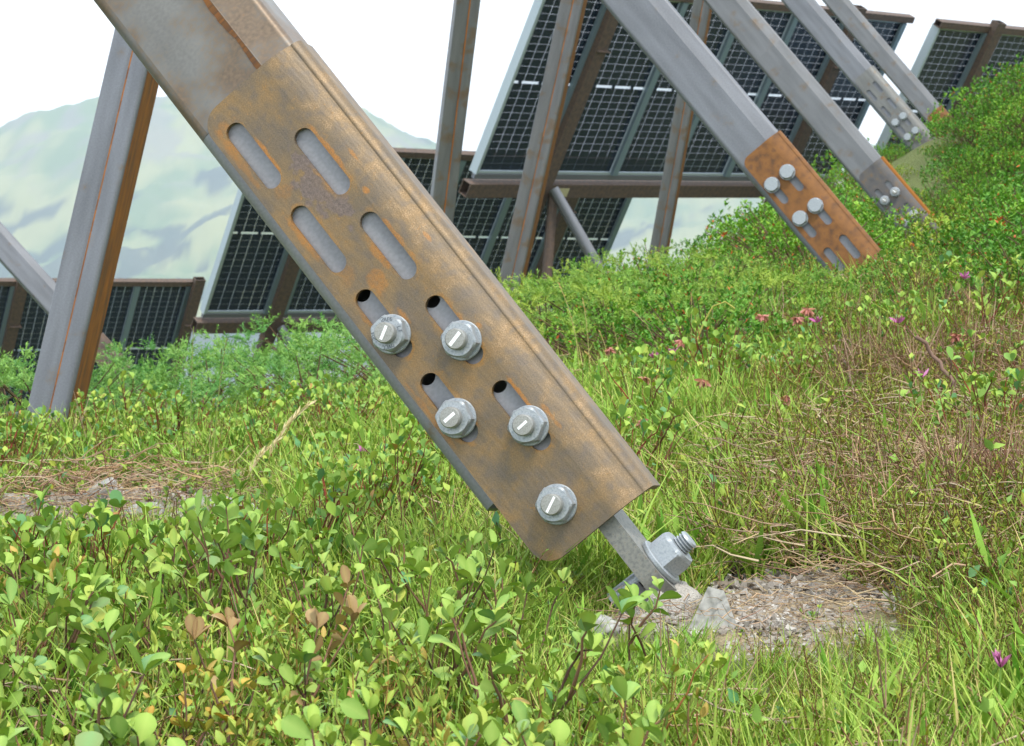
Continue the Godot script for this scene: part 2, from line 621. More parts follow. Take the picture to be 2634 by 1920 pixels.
func slots(tops: Array, long: float) -> Array:
	var out := []
	for y in tops:
		out.append([y, float(y) - long])
	return out


func build_struts() -> void:
	var turn := Basis(Vector3(0.752, 0.642, 0.151), Vector3(-0.605, 0.763, -0.227), Vector3(-0.261, 0.079, 0.962)).orthonormalized()
	var c1 := slots([0.686, 0.534, 0.3835, 0.236], 0.083)
	var c2 := slots([0.614, 0.462, 0.313, 0.1645], 0.083)
	# the near one
	var t := thing("steel_strut", "large slanting steel strut with rusty brown slotted clamp and five zinc nuts", "strut", Transform3D(turn, Vector3(0.060, 0.723, -2.962)))
	part("beam", strut_beam(0.716, 2.2, false, M.steel_a), t)
	part("beam_end", strut_beam(0.057, 0.7155, true, M.steel_clean), t)
	var br := part("bracket", strut_bracket(-0.058, 0.735, c1, c2, M.rust), t)
	tag(br, "rust brown clamp plate with long rounded slots")
	var near := strut_rust_line()
	part("rust_streak", near, t)
	var list := [[-0.0355, 0.176, 0.3, -1.55], [-0.0355, 0.3225, 0.05, -1.08], [0.0355, 0.105, 0.55, -1.53], [0.0355, 0.2525, 0.2, -1.36], [0.0, 0.0, 0.4, -1.15]]
	for k in list.size():
		var n: Array = list[k]
		add_nut(t, n[0], n[1], n[2], n[3], k == 1)
	# the three behind it on the slope
	var s1 := slots([0.60, 0.44, 0.28], 0.075)
	var s2 := slots([0.60, 0.44, 0.28], 0.075)
	t = thing("steel_strut", "grey slanting strut with bright orange rusted clamp and large hexagonal bolt heads", "strut", Transform3D(turn, Vector3(1.324, 0.963, -7.977)), "struts rising from the slope")
	part("beam", strut_beam(0.05, 3.2, false, M.steel_b), t)
	br = part("bracket", strut_bracket(-0.05, 0.735, s1, s2, M.rust_orange), t)
	tag(br, "orange rusted clamp plate")
	for y in [0.595, 0.435]:
		for x in [-0.0355, 0.0355]:
			add_bolt_head(t, x, y, 0.2 + x * 8)
	t = thing("steel_strut", "pale grey slanting strut with dark grey clamp edged in orange rust", "strut", Transform3D(turn, Vector3(2.372, 1.123, -12.085)), "struts rising from the slope")
	part("beam", strut_beam(0.05, 3.6, false, M.steel_c), t)
	br = part("bracket", strut_bracket(-0.05, 0.735, s1, s2, M.rust_grey), t)
	tag(br, "dark grey clamp plate with orange flange")
	part("bracket_flange_rust", flange_rust(), t)
	for y in [0.535, 0.375]:
		for x in [-0.0355, 0.0355]:
			add_nut(t, x, y, 0.3 + x * 5, 0.4)
	t = thing("steel_strut", "grey slanting strut with plain grey clamp and four bolts among the bushes", "strut", Transform3D(turn, Vector3(2.977, 2.034, -16.219)), "struts rising from the slope")
	part("beam", strut_beam(-0.2, 4.0, false, M.steel_b), t)
	part("bracket", strut_bracket(-0.2, 0.735, slots([0.60, 0.44, 0.28], 0.07), slots([0.62, 0.46, 0.30], 0.07), M.steel_bracket), t)
	for y in [0.30, 0.16]:
		for x in [-0.0355, 0.0355]:
			add_bolt_head(t, x, y, 0.5 + x * 4)
	t = thing("steel_strut", "grey slanting strut highest on the slope whose foot is stained with orange rust", "strut", Transform3D(turn, Vector3(4.239, 2.083, -20.223)), "struts rising from the slope")
	part("beam", strut_beam(0.0, 5.0, false, M.steel_c), t)
	part("bracket", strut_bracket(-0.1, 0.735, [], [], M.rust_orange), t)
	# one on the far side of the ridge, behind the tall post
	var dir := Vector3(-0.672, 0.740, -0.026).normalized()
	var side := dir.cross(Vector3(0.25, 0.05, 0.96)).normalized()
	var b2 := Basis(side, dir, side.cross(dir)).orthonormalized()
	t = thing("steel_strut", "thin grey strut slanting down behind the grey post", "strut", Transform3D(b2, Vector3(-2.918, 0.573, -15.995)))
	part("beam", strut_beam(0.0, 4.0, false, M.steel_b), t)
	part("bracket", strut_bracket(-1.8, 0.12, [], [], M.brown_steel), t)


# rust-eaten crease of the near beam above its clamp: a thin proud scale of rust
func strut_rust_line() -> ArrayMesh:
	var b := Batch.new()
	rng.seed = 77
	var n := 300
	var edge := FastNoiseLite.new()
	edge.frequency = 9.0
	edge.fractal_octaves = 4
	var pl := []
	for k in n + 1:
		var y := 0.72 + 0.9 * k / n
		pl.append([y, 0.041 + 0.008 * edge.get_noise_1d(y), 0.054])
	for k in n:
		var a: Array = pl[k]
		var c: Array = pl[k + 1]
		var col := lin(124, 82, 46).lerp(lin(92, 68, 50), rng.randf())
		b.quad(Vector3(a[1], a[0], -0.0082), Vector3(c[1], c[0], -0.0082), Vector3(0.049, c[0], -0.0082), Vector3(0.049, a[0], -0.0082), col)
	return b.mesh(M.bark)


func flange_rust() -> ArrayMesh:
	var b := Batch.new()
	var col := lin(142, 92, 42)
	var l := [Vector2(0.0735, -0.0064), Vector2(0.0990, -0.0158)] + arc(Vector2(0.0935, -0.0330), 0.0195, 72, 0, 6) + [Vector2(0.113, -0.071)]
	for k in l.size() - 1:
		b.quad(Vector3(l[k].x, -0.049, l[k].y), Vector3(l[k].x, 0.734, l[k].y), Vector3(l[k + 1].x, 0.734, l[k + 1].y), Vector3(l[k + 1].x, -0.049, l[k + 1].y), col)
	return b.mesh(M.bark)


func build_posts() -> void:
	# foot, direction, reach down, reach up, yaw, scale, material, label
	var list := [
		[Vector3(-1.301, 0.673, -6.292), Vector3(0.225, 0.974, -0.034), 0.3, 1.9, 0.42, 1.0, M.steel_b, "tall grey folded steel post with an orange rust line down its crease"],
		[Vector3(-0.366, 1.412, -12.022), Vector3(0.128, 0.962, 0.24), 1.6, 3.0, -0.25, 0.98, M.steel_rusty, "dark grey leaning post rising behind the large rusty clamp"],
		[Vector3(-0.030, 0.980, -12.507), Vector3(0.216, 0.97, 0.11), 0.9, 3.2, 0.3, 0.96, M.steel_rusty, "brownish grey leaning post with orange edge in front of the first solar panel"],
		[Vector3(1.151, 1.587, -17.031), Vector3(0.156, 0.96, 0.22), 1.9, 3.2, 0.35, 0.98, M.steel_rusty, "slim brown post with orange edges standing behind the orange clamp"]]
	for k in list.size():
		var a: Array = list[k]
		var up: Vector3 = a[1].normalized()
		var face := Vector3(sin(a[4]) * -1.0, 0, cos(a[4]))
		var x := up.cross(face).normalized()
		var bs := Basis(x, up, x.cross(up)).orthonormalized().scaled_local(Vector3(a[5], 1, a[5]))
		var t := thing("steel_post", a[7], "post", Transform3D(bs, a[0]), "leaning posts")
		var b := Batch.new()
		# outer line from the near edge of the first face to the return on the far side
		var l := [Vector2(-0.072, -0.075)] + [Vector2(-0.072, -0.006)] + arc(Vector2(-0.066, -0.006), 0.006, 180, 90, 3) + [Vector2(-0.008, 0.0), Vector2(-0.003, -0.007), Vector2(0.003, -0.007), Vector2(0.008, 0.0)] + arc(Vector2(0.047, -0.012), 0.012, 90, 0, 4) + [Vector2(0.059, -0.085)]
		fold(b, l, 0.005, -float(a[2]), a[3], uv_beam)
		part("profile", b.mesh(a[6]), t)
		var r := Batch.new()
		rng.seed = 300 + k
		var n := 70
		var last := -float(a[2])
		for q in n:
			var y := lerpf(-float(a[2]), a[3], (q + 1.0) / n)
			var w := 0.0035 + 0.0015 * rng.randf()
			r.quad(Vector3(-w * 0.2, last, -0.0062), Vector3(-w * 0.2, y, -0.0062), Vector3(w + 0.003, y, -0.0030), Vector3(w + 0.003, last, -0.0030), lin(166, 104, 48).lerp(lin(124, 78, 44), rng.randf()))
			last = y
		part("rust_line", r.mesh(M.bark), t)
		var side := Batch.new()
		var streak := FastNoiseLite.new()
		streak.seed = 60 + k
		streak.frequency = 1.0
		var cols := 14
		var k0 := 0
		for q in n * 3 + 1:
			var y := lerpf(-float(a[2]), a[3], q / (n * 3.0))
			for w in cols + 1:
				var zz := lerpf(-0.014, -0.084, float(w) / cols)
				var v := 0.5 + 0.5 * streak.get_noise_2d(zz * 90.0, y * 3.0) + 0.25 * streak.get_noise_2d(zz * 200.0, y * 14.0)
				side.put(Vector3(0.0596, y, zz), lin(66, 58, 44).lerp(lin(140, 90, 40), clampf(v, 0, 1)))
		for q in n * 3:
			for w in cols:
				k0 = q * (cols + 1) + w
				side.tri(k0, k0 + cols + 1, k0 + cols + 2)
				side.tri(k0, k0 + cols + 2, k0 + 1)
		part("rusty_flange", side.mesh(M.bark), t)


func box(size: Vector3, m: Material) -> BoxMesh:
	var b := BoxMesh.new()
	b.size = size
	b.material = m
	return b


func prism(outline: Array, z0: float, z1: float, m: Material) -> ArrayMesh:
	var b := Batch.new()
	var pp := PackedVector2Array(outline)
	var t := Geometry2D.triangulate_polygon(pp)
	for z in [z0, z1]:
		var k0 := b.v.size()
		for p in pp:
			b.put(Vector3(p.x, p.y, z))
		for k in range(0, t.size(), 3):
			if z == z1:
				b.tri(k0 + t[k], k0 + t[k + 2], k0 + t[k + 1])
			else:
				b.tri(k0 + t[k], k0 + t[k + 1], k0 + t[k + 2])
	for k in pp.size():
		var p := pp[k]
		var q := pp[(k + 1) % pp.size()]
		b.quad(Vector3(p.x, p.y, z1), Vector3(q.x, q.y, z1), Vector3(q.x, q.y, z0), Vector3(p.x, p.y, z0))
	return b.mesh(m)


func build_anchor() -> void:
	var turn := Basis(Vector3(0.752, 0.642, 0.151), Vector3(-0.605, 0.763, -0.227), Vector3(-0.261, 0.079, 0.962)).orthonormalized()
	var t := thing("ground_anchor", "thick steel eye bar with big hexagonal nut anchored in the gravel", "anchor", Transform3D(turn, Vector3(0.060, 0.723, -2.962)))
	# the bar lies in the (y, z) plane, thick along x: outline drawn in (z, y)
	var half := 0.040
	var line := [Vector2(-0.058 - half, 0.03), Vector2(-0.058 - half, -0.145)] + arc(Vector2(-0.058, -0.145), half, 180, 360, 20) + [Vector2(-0.058 + half, 0.03)]
	var roll := Basis(Vector3(0, 0, -1), Vector3(0, 1, 0), Vector3(1, 0, 0))   # prism axis -> x
	var flip := []
	for p in line:
		flip.append(Vector2(-p.x, p.y))
	part("eye_bar", prism(flip, 0.020, 0.047, M.bar), t, Transform3D(roll, Vector3.ZERO))
	var ax := Transform3D(roll, Vector3(0.047, -0.140, -0.058))
	part("washer", lathe([Vector2(0.01, 0.0005), Vector2(0.0345, 0.0005), Vector2(0.035, 0.002), Vector2(0.035, 0.006), Vector2(0.0335, 0.0072), Vector2(0.01, 0.0072)], 40, M.zinc), t, ax)
	part("nut", hex_nut(0.0295, 0.030, 0.013, M.zinc), t, ax * Transform3D(Basis(Vector3(0, 0, 1), 0.32), Vector3(0, 0, 0.0072)))
	var prof := [Vector2(0.0135, -0.08)]
	for k in 5:
		prof.append(Vector2(0.0112, 0.0325 + k * 0.0042))
		prof.append(Vector2(0.0142, 0.0346 + k * 0.0042))
	prof += [Vector2(0.0122, 0.0545), Vector2(0.0, 0.0550)]
	part("threaded_rod", lathe(prof, 28, M.zinc, true), t, ax)
	part("lower_bar", box(Vector3(0.018, 0.20, 0.07), M.rust_grey), t, Transform3D(Basis.IDENTITY, Vector3(0.008, -0.245, -0.058)))
	# grout round the foot
	var b := Batch.new()
	lump(b, Vector3.ZERO, Vector3(0.055, 0.045, 0.055), 0.4, 91, 14)
	var g := part("grout_lump", b.mesh(M.concrete), self, Transform3D(Basis.IDENTITY, Vector3(0.195, 0.575, -2.99)))
	tag(g, "rough grey grout lump round the foot of the eye bar", "grout")


# an uneven stone
func lump(b: Batch, at: Vector3, size: Vector3, rough: float, sd: int, n := 8, col := Color.WHITE) -> void:
	var nz := FastNoiseLite.new()
	nz.seed = sd
	nz.frequency = 0.8
	var k0 := b.v.size()
	for i in n + 1:
		var th := PI * i / n
		for j in n * 2:
			var ph := TAU * j / (n * 2)
			var d := Vector3(sin(th) * cos(ph), cos(th), sin(th) * sin(ph))
			var r := 1.0 + rough * (nz.get_noise_3dv(d * 1.6) + 0.5 * nz.get_noise_3dv(d * 4.5 + Vector3(7, 3, 1)))
			b.put(at + d * size * r, col)
	for i in n:
		for j in n * 2:
			var a := k0 + i * n * 2 + j
			var c := k0 + i * n * 2 + (j + 1) % (n * 2)
			b.tri(a, c, c + n * 2)
			b.tri(a, c + n * 2, a + n * 2)


# a small broken stone with flat faces
func pebble(b: Batch, at: Vector3, size: Vector3, col: Color) -> void:
	var turn := Basis(Vector3(gauss(), gauss(), gauss()).normalized(), rng.randf() * TAU)
	var v := []
	for d in [Vector3.RIGHT, Vector3.UP, Vector3.BACK, Vector3.LEFT, Vector3.DOWN, Vector3.FORWARD]:
		v.append(at + (turn * (d + Vector3(gauss(), gauss(), gauss()) * 0.28)) * size)
	for f in [[0, 1, 2], [0, 2, 4], [0, 4, 5], [0, 5, 1], [3, 2, 1], [3, 4, 2], [3, 5, 4], [3, 1, 5]]:
		var k := b.put(v[f[0]], col)
		b.put(v[f[1]], col)
		b.put(v[f[2]], col)
		b.tri(k, k + 2, k + 1)


# ---------------------------------------------------------------- solar panels

func make_panel(w: float, l: float, label: String, group: String) -> Node3D:
	var t := thing("solar_panel", label, "solar panel", Transform3D.IDENTITY, group)
	var f := 0.034
	var h := 0.042
	part("frame", box(Vector3(w, f, h), M.frame), t, Transform3D(Basis.IDENTITY, Vector3(w / 2, f / 2, 0)))
	part("frame", box(Vector3(w, f, h), M.frame), t, Transform3D(Basis.IDENTITY, Vector3(w / 2, l - f / 2, 0)))
	part("frame", box(Vector3(f, l - 2 * f, h), M.frame), t, Transform3D(Basis.IDENTITY, Vector3(f / 2, l / 2, 0)))
	part("frame", box(Vector3(f, l - 2 * f, h), M.frame), t, Transform3D(Basis.IDENTITY, Vector3(w - f / 2, l / 2, 0)))
	var sheet := QuadMesh.new()
	sheet.size = Vector2(w - 2 * f, l - 2 * f)
	sheet.material = M.glass
	part("glass", sheet, t, Transform3D(Basis.IDENTITY, Vector3(w / 2, l / 2, -0.006)))
	var in_w := w - 2 * f - 0.008
	var gap := 0.034
	var in_h := (l - 2 * f - 0.008 - gap) / 2
	var cw := in_w / 6
	var ch := in_h / 12
	var cell := box(Vector3(cw - 0.0080, ch - 0.0040, 0.003), M.cell)
	for half in 2:
		for r in 12:
			for q in 6:
				var y := f + 0.004 + half * (in_h + gap) + (r + 0.5) * ch
				part("cell", cell, t, Transform3D(Basis.IDENTITY, Vector3(f + 0.004 + (q + 0.5) * cw, y, 0)))
	for q in 3:
		part("junction_box", box(Vector3(0.045, 0.05, 0.02), M.cell), t, Transform3D(Basis.IDENTITY, Vector3(f + 0.004 + (q * 2 + 0.62) * cw, l / 2, 0.012)))
	return t


func tube_beam(w: float, h: float, l: float, m: Material) -> ArrayMesh:
	# hollow rectangular section along x
	var b := Batch.new()
	var t := 0.012
	for s in [[w, h, 1.0], [w - t * 2, h - t * 2, -1.0]]:
		var y: float = s[1] / 2
		var z: float = s[0] / 2
		var c := [Vector3(0, -y, -z), Vector3(0, -y, z), Vector3(0, y, z), Vector3(0, y, -z)]
		for k in 4:
			var p: Vector3 = c[k]
			var q: Vector3 = c[(k + 1) % 4]
			b.quad(p, q, q + Vector3(l, 0, 0), p + Vector3(l, 0, 0))
	for x in [0.0, l]:
		var o := [Vector3(x, -h / 2, -w / 2), Vector3(x, -h / 2, w / 2), Vector3(x, h / 2, w / 2), Vector3(x, h / 2, -w / 2)]
		var i := [Vector3(x, -h / 2 + t, -w / 2 + t), Vector3(x, -h / 2 + t, w / 2 - t), Vector3(x, h / 2 - t, w / 2 - t), Vector3(x, h / 2 - t, -w / 2 + t)]
		for k in 4:
			b.quad(o[k], o[(k + 1) % 4], i[(k + 1) % 4], i[k])
	return b.mesh(m)


func build_panels() -> void:
	var rows := [
		{"o": Vector3(-0.476, 2.605, -29.674), "r": Vector3(0.707, 0.030, -0.707), "u": Vector3(0.346, 0.857, 0.382), "l": 2.67, "w": 1.2, "at": [0.0, 1.42, 2.65, 3.88, 5.11, 6.55], "beams": [1.25, 6.37],
			"label": "bifacial solar panel seen from its back, in the high row above the slope", "group": "panels of the high row", "rack": "brown steel rack carrying the high row of solar panels"},
		{"o": Vector3(-4.650, 0.728, -34.011), "r": Vector3(0.819, 0.0, -0.574), "u": Vector3(0.329, 0.819, 0.470), "l": 2.9, "w": 1.1, "at": [0.0, 1.34, 2.46, 3.58, 4.70, 6.02], "beams": [1.16, 5.85],
			"label": "bifacial solar panel in the row whose pale end shows under the rusty clamp", "group": "panels of the middle row", "rack": "brown steel rack carrying the row of panels behind the junipers"},
		{"o": Vector3(-11.71, -1.242, -40.82), "r": Vector3(0.839, 0.0, -0.545), "u": Vector3(0.297, 0.839, 0.457), "l": 2.9, "w": 1.09, "at": [0.15, 1.27, 2.38, 3.49, 4.60], "beams": [5.78, 2.30],
			"label": "dark solar panel of the low row behind the grey post", "group": "panels of the low row", "rack": "brown steel rack carrying the low row of panels behind the post"},
		{"o": Vector3(5.137, 2.511, -33.073), "r": Vector3(0.707, 0.030, -0.707), "u": Vector3(0.346, 0.857, 0.382), "l": 2.67, "w": 1.2, "at": [0.0, 1.42, 2.65], "beams": [1.25],
			"label": "solar panel of the end row beyond the gap, rising over green bushes", "group": "panels of the end row", "rack": "brown steel rack carrying the end row of panels beyond the gap"}]
	for row in rows:
		var r: Vector3 = row.r.normalized()
		var u: Vector3 = (row.u - r * row.u.dot(r)).normalized()
		var base := Transform3D(Basis(r, u, r.cross(u)), row.o)
		var l: float = row.l
		var ends: float = row.at[-1] + row.w + 0.02
		var first: Node3D = null
		for k in row.at.size():
			var p: Node3D
			if first == null:
				p = make_panel(row.w, l, row.label, row.group)
				first = p
			else:
				p = first.duplicate()
				p.name = numbered("solar_panel")
				add_child(p)
			p.transform = base * Transform3D(Basis.IDENTITY, Vector3(row.at[k], 0, 0))
		var t := thing("panel_rack", row.rack, "rack", base, "")
		part("lower_beam", tube_beam(0.16, 0.20, ends + 0.2, M.brown_steel), t, Transform3D(Basis.IDENTITY, Vector3(-0.12, -0.225, 0.02)))
		part("lower_rail", box(Vector3(ends + 0.05, 0.07, 0.06), M.steel_b), t, Transform3D(Basis.IDENTITY, Vector3(ends / 2, -0.045, 0.0)))
		part("upper_beam", tube_beam(0.12, 0.10, ends + 0.2, M.brown_steel), t, Transform3D(Basis.IDENTITY, Vector3(-0.1, l + 0.055, 0.02)))
		for k in range(1, row.at.size()):
			var x: float = row.at[k]
			part("rail", box(Vector3(0.11, l - 0.02, 0.05), M.rail), t, Transform3D(Basis.IDENTITY, Vector3(x - 0.012, l / 2, 0.047)))
		for x in row.beams:
			part("rail", box(Vector3(0.09, l - 0.02, 0.05), M.rail), t, Transform3D(Basis.IDENTITY, Vector3(float(x) - 0.13, l / 2, 0.047)))
		part("rail", box(Vector3(0.10, l - 0.02, 0.05), M.rail), t, Transform3D(Basis.IDENTITY, Vector3(ends - 0.07, l / 2, 0.047)))
		part("end_rail", box(Vector3(0.03, l + 0.02, 0.14), M.frame), t, Transform3D(Basis.IDENTITY, Vector3(float(row.at[0]) - 0.02, l / 2, -0.03)))
		for x in row.beams:
			part("cross_beam", tube_beam(0.13, 0.21, l + 2.4, M.brown_steel), t, Transform3D(Basis(Vector3(0, 1, 0), Vector3(-1, 0, 0), Vector3(0, 0, 1)), Vector3(x, -2.2, 0.105)))
			part("clamp_plate", box(Vector3(0.22, 0.012, 0.2), M.brown_steel), t, Transform3D(Basis.IDENTITY, Vector3(x + 0.03, l * 0.72, 0.11)))
		if row.w == 1.2 and row.at.size() == 6:
			part("sticker", box(Vector3(0.26, 0.13, 0.004), mat(176, 168, 128, 0.8)), t, Transform3D(Basis.IDENTITY, Vector3(1.66, -0.24, 0.103)))
		# legs to the ground, and a grey brace
		var inv := base.affine_inverse()
		for x in row.beams:
			var top := base * Vector3(float(x) + 0.14, -0.2, 0.2)
			var foot := top + Vector3(-0.55, -7.0, 0.3)
			var b := Batch.new()
			b.tube([inv * top, inv * foot], 0.075, 0.075, 4, Color.WHITE)
			part("leg", b.mesh(M.brown_steel), t)
			var b2 := Batch.new()
			b2.tube([inv * (top + Vector3(0.0, 0.05, 0.12)), inv * (top + Vector3(2.1, -3.6, 0.6))], 0.085, 0.085, 4, Color.WHITE)
			part("brace", b2.mesh(M.steel_b), t)


# ---------------------------------------------------------------- ground and far land

func build_ground() -> void:
	var b := Batch.new()
	var xs := []
	var ds := []
	var x := -60.0
	while x < 60.0:
		xs.append(x)
		var ax := absf(x)
		x += 0.06 if ax < 2.4 else 0.25 if ax < 6 else 1.0 if ax < 12 else 6.0
	var d := -8.0
	while d < 62.0:
		ds.append(d)
		d += 1.5 if d < 0 else 0.07 if d < 8 else 0.25 if d < 16 else 1.5 if d < 30 else 6.0
	for q in ds:
		for p in xs:
			b.put(Vector3(p, ground_y(p, -q), -q), Color(0.26, 0.36, 0.12).lerp(Color(0.72, 0.62, 0.50), gravel_at(p, q)))
	var w := xs.size()
	for j in ds.size() - 1:
		for k in w - 1:
			var a := j * w + k
			b.tri(a, a + w, a + w + 1)
			b.tri(a, a + w + 1, a + 1)
	var o := part("ground", b.mesh(M.soil), self)
	tag(o, "mossy brown soil of the mountain slope", "", "", "structure")
	# valley side and mountain across it
	var n := FastNoiseLite.new()
	n.seed = 5
	n.frequency = 0.0012
	n.fractal_octaves = 6
	var f := FastNoiseLite.new()
	f.seed = 8
	f.frequency = 0.0035
	f.fractal_octaves = 5
	# ridge height (m above the eye at 4 km) against the tangent of the bearing
	var tan_at := [-1.2, -0.6, -0.32, -0.2275, -0.215, -0.19, -0.168, -0.14, -0.12, -0.09, -0.06, -0.04, -0.02, 0.0, 0.06, 0.15, 0.3, 0.8, 1.4]
	var high := [150.0, 220.0, 250.0, 300.0, 326.0, 346.0, 352.0, 350.0, 372.0, 360.0, 322.0, 288.0, 256.0, 244.0, 240.0, 262.0, 230.0, 200.0, 180.0]
	var m := Batch.new()
	var cols := 460
	var rows := 190
	for j in rows + 1:
		var t := float(j) / rows
		for k in cols + 1:
			var tk := 2.0 * k / cols - 1.0
			var ta := 0.27 * tk + 0.83 * pow(absf(tk), 5.0) * signf(tk)
			var s := 0
			while s < tan_at.size() - 2 and ta > float(tan_at[s + 1]):
				s += 1
			var ridge: float = lerpf(high[s], high[s + 1], clampf((ta - float(tan_at[s])) / (float(tan_at[s + 1]) - float(tan_at[s])), 0, 1))
			var dist := lerpf(60.0, 4000.0, t)
			var px := ta * dist
			var y: float
			if t < 0.42:
				y = lerpf(-24.0, -420.0, smoothstep(0.0, 0.42, t))
			else:
				var q := (t - 0.42) / 0.58
				y = lerpf(-420.0, ridge, pow(q, 1.25))
				y += n.get_noise_2d(px, dist) * 110.0 * sin(q * PI) + f.get_noise_2d(px * 1.5, dist * 1.5) * 22.0 + f.get_noise_2d(px * 6.0, dist * 6.0) * 7.0
			var wood := smoothstep(-0.05, 0.09, 0.8 * f.get_noise_2d(px * 1.7 + 900, dist * 1.9) + 0.4 * n.get_noise_2d(px, dist * 1.2) + 0.3 * f.get_noise_2d(px * 4.0, dist * 4.0) - smoothstep(-40, 200, y) * 0.55 + 0.12)
			var meadow := lin(96, 120, 70).lerp(lin(142, 146, 92), clampf(0.5 + n.get_noise_2d(px * 3, dist * 3) * 2.2 + f.get_noise_2d(px * 5, dist * 3) * 0.8, 0, 1))
			var rock := smoothstep(0.05, 0.3, f.get_noise_2d(px * 2.2 + 40, dist * 2.2)) * smoothstep(100, 260, y)
			var col := meadow.lerp(lin(120, 118, 108), rock * 0.7).lerp(lin(36, 58, 50), wood * 0.85)
			m.put(Vector3(px, 1.0 + y, -dist), col)
	for j in rows:
		for k in cols:
			var a := j * (cols + 1) + k
			m.tri(a, a + cols + 1, a + cols + 2)
			m.tri(a, a + cols + 2, a + 1)
	var mo := part("mountain", m.mesh(tinted(0.95)), self)
	tag(mo, "hazy green mountain across the valley", "", "", "structure")


# ---------------------------------------------------------------- plants

func leaf_colour(kind: int) -> Color:
	var r := rng.randf()
	match kind:
		0:   # bog bilberry, blue green to fresh green
			var c := lin(118, 156, 78).lerp(lin(152, 180, 76), rng.randf())
			if r < 0.14:
				c = lin(164, 180, 78)
			elif r < 0.155:
				c = lin(176, 136, 80)
			elif r < 0.24:
				c = lin(96, 140, 88)
			return c
		1:   # yellow-green turning orange
			return lin(150, 160, 58).lerp(lin(196, 148, 62), rng.randf() * rng.randf() * 1.6)
		2:   # dried
			return lin(132, 98, 66).lerp(lin(170, 138, 102), rng.randf())
	var c := lin(122, 158, 62).lerp(lin(166, 184, 76), rng.randf())
	if r < 0.06:
		c = lin(180, 150, 78)
	elif r < 0.08:
		c = lin(172, 112, 76)
	return c


# stems of a dwarf shrub: list of [points, r]
func shrub_stems(h: float, spread: float, n: int) -> Array:
	var out := []
	for k in n:
		var a := rng.randf() * TAU
		var lean := spread * (0.25 + rng.randf())
		var top := h * rng.randf_range(0.62, 1.05)
		var pts := []
		var wob := Vector3(gauss(), 0, gauss()) * 0.010
		for q in 6:
			var t := q / 5.0
			pts.append(Vector3(cos(a) * lean * t + wob.x * sin(t * 5.0), top * t - 0.02 * (1 - t), sin(a) * lean * t + wob.z * sin(t * 4.0 + 1.0)))
		out.append(pts)
		if rng.randf() < 0.6:
			var p: Vector3 = pts[3]
			var a2 := a + rng.randf_range(-1.6, 1.6)
			var br := [p]
			for q in range(1, 5):
				br.append(p + Vector3(cos(a2) * spread * 0.55, h * 0.42 * rng.randf_range(0.85, 1.1), sin(a2) * spread * 0.55) * (q / 4.0) + Vector3(gauss(), gauss(), gauss()) * 0.002)
			out.append(br)
	return out


# where the leaves sit: [Transform3D, length, width]
func shrub_leaves(stems: Array, per: int, size: float, from := 0.45) -> Array:
	var out := []
	for pts in stems:
		for k in per:
			var t := from + (1.0 - from) * pow(rng.randf(), 0.6)
			if k < 3:
				t = 1.0
			var f: float = t * (pts.size() - 1)
			var i := mini(int(f), pts.size() - 2)
			var p: Vector3 = pts[i].lerp(pts[i + 1], f - i)
			var a := rng.randf() * TAU
			var rise := rng.randf_range(0.5, 3.0) if t > 0.9 else rng.randf_range(0.2, 1.8)
			var y := Vector3(cos(a), rise, sin(a)).normalized()
			var z := (Vector3.UP * 0.7 - Vector3(cos(a), 0, sin(a)) * 0.5 + Vector3(gauss(), gauss(), gauss()) * 0.5)
			z = (z - y * z.dot(y)).normalized()
			var l := size * rng.randf_range(0.5, 1.2)
			out.append([Transform3D(Basis(y.cross(z), y, z), p), l, l * rng.randf_range(0.52, 0.68)])
	return out


func stems_mesh(stems: Array, r: float, col: Color, col2: Color) -> ArrayMesh:
	var b := Batch.new()
	for k in stems.size():
		b.tube(stems[k], r * rng.randf_range(0.7, 1.15), r * 0.42, 5, col.lerp(col2, rng.randf()))
	return b.mesh(M.bark)


var leaf_meshes := {}

func leaf_mesh(kind: int, variant: int, tone: int) -> ArrayMesh:
	var key := Vector3i(kind, variant, tone)
	if not leaf_meshes.has(key):
		var b := Batch.new()
		var c := leaf_colour(kind)
		var rim := c.lerp(lin(186, 150, 84), 0.22) if rng.randf() < 0.3 else c * Color(0.88, 0.9, 0.88)
		b.leaf(Transform3D.IDENTITY, 1.0, [0.56, 0.62, 0.5, 0.66][variant] * (0.8 if kind == 3 else 1.0), [0.28, 0.12, 0.4, 0.2][variant], [0.12, 0.28, -0.08, 0.4][variant], c.lerp(lin(190, 200, 120), 0.18), rim, 1 if kind == 3 else 0)
		leaf_meshes[key] = b.mesh(M.leafy)
	return leaf_meshes[key]


# a near shrub whose leaves are parts of their own
func make_shrub(called: String, label: String, group: String, kind: int, h: float, n: int, per: int, size: float) -> Node3D:
	var t := thing(called, label, "shrub", Transform3D.IDENTITY, group)
	var stems := shrub_stems(h, h * 0.42, n)
	part("stem", stems_mesh(stems, 0.0021 if kind != 3 else 0.0014, lin(88, 66, 56) if kind != 3 else lin(150, 96, 60), lin(128, 96, 74) if kind != 3 else lin(128, 148, 70)), t)
	for l in shrub_leaves(stems, per, size):
		var xf: Transform3D = l[0]
		xf.basis = xf.basis * Basis.from_scale(Vector3.ONE * float(l[1]))
		part("leaf", leaf_mesh(kind, rng.randi() % 4, rng.randi() % 14), t, xf)
	return t


func foliage_batch(leaves: Array, kind: int) -> Batch:
	var b := Batch.new()
	for l in leaves:
		var c := leaf_colour(kind)
		b.leaf(l[0], l[1], l[2], rng.randf_range(0.1, 0.4), rng.randf_range(-0.1, 0.4), c, c, 2 if float(l[1]) < 0.013 else 0)
	return b


func clone(o: Node3D, label := "") -> Node3D:
	var c: Node3D = o.duplicate()
	c.name = numbered(str(o.name).rstrip("0123456789").rstrip("_"))
	add_child(c)
	if label:
		c.set_meta("label", label)
	return c


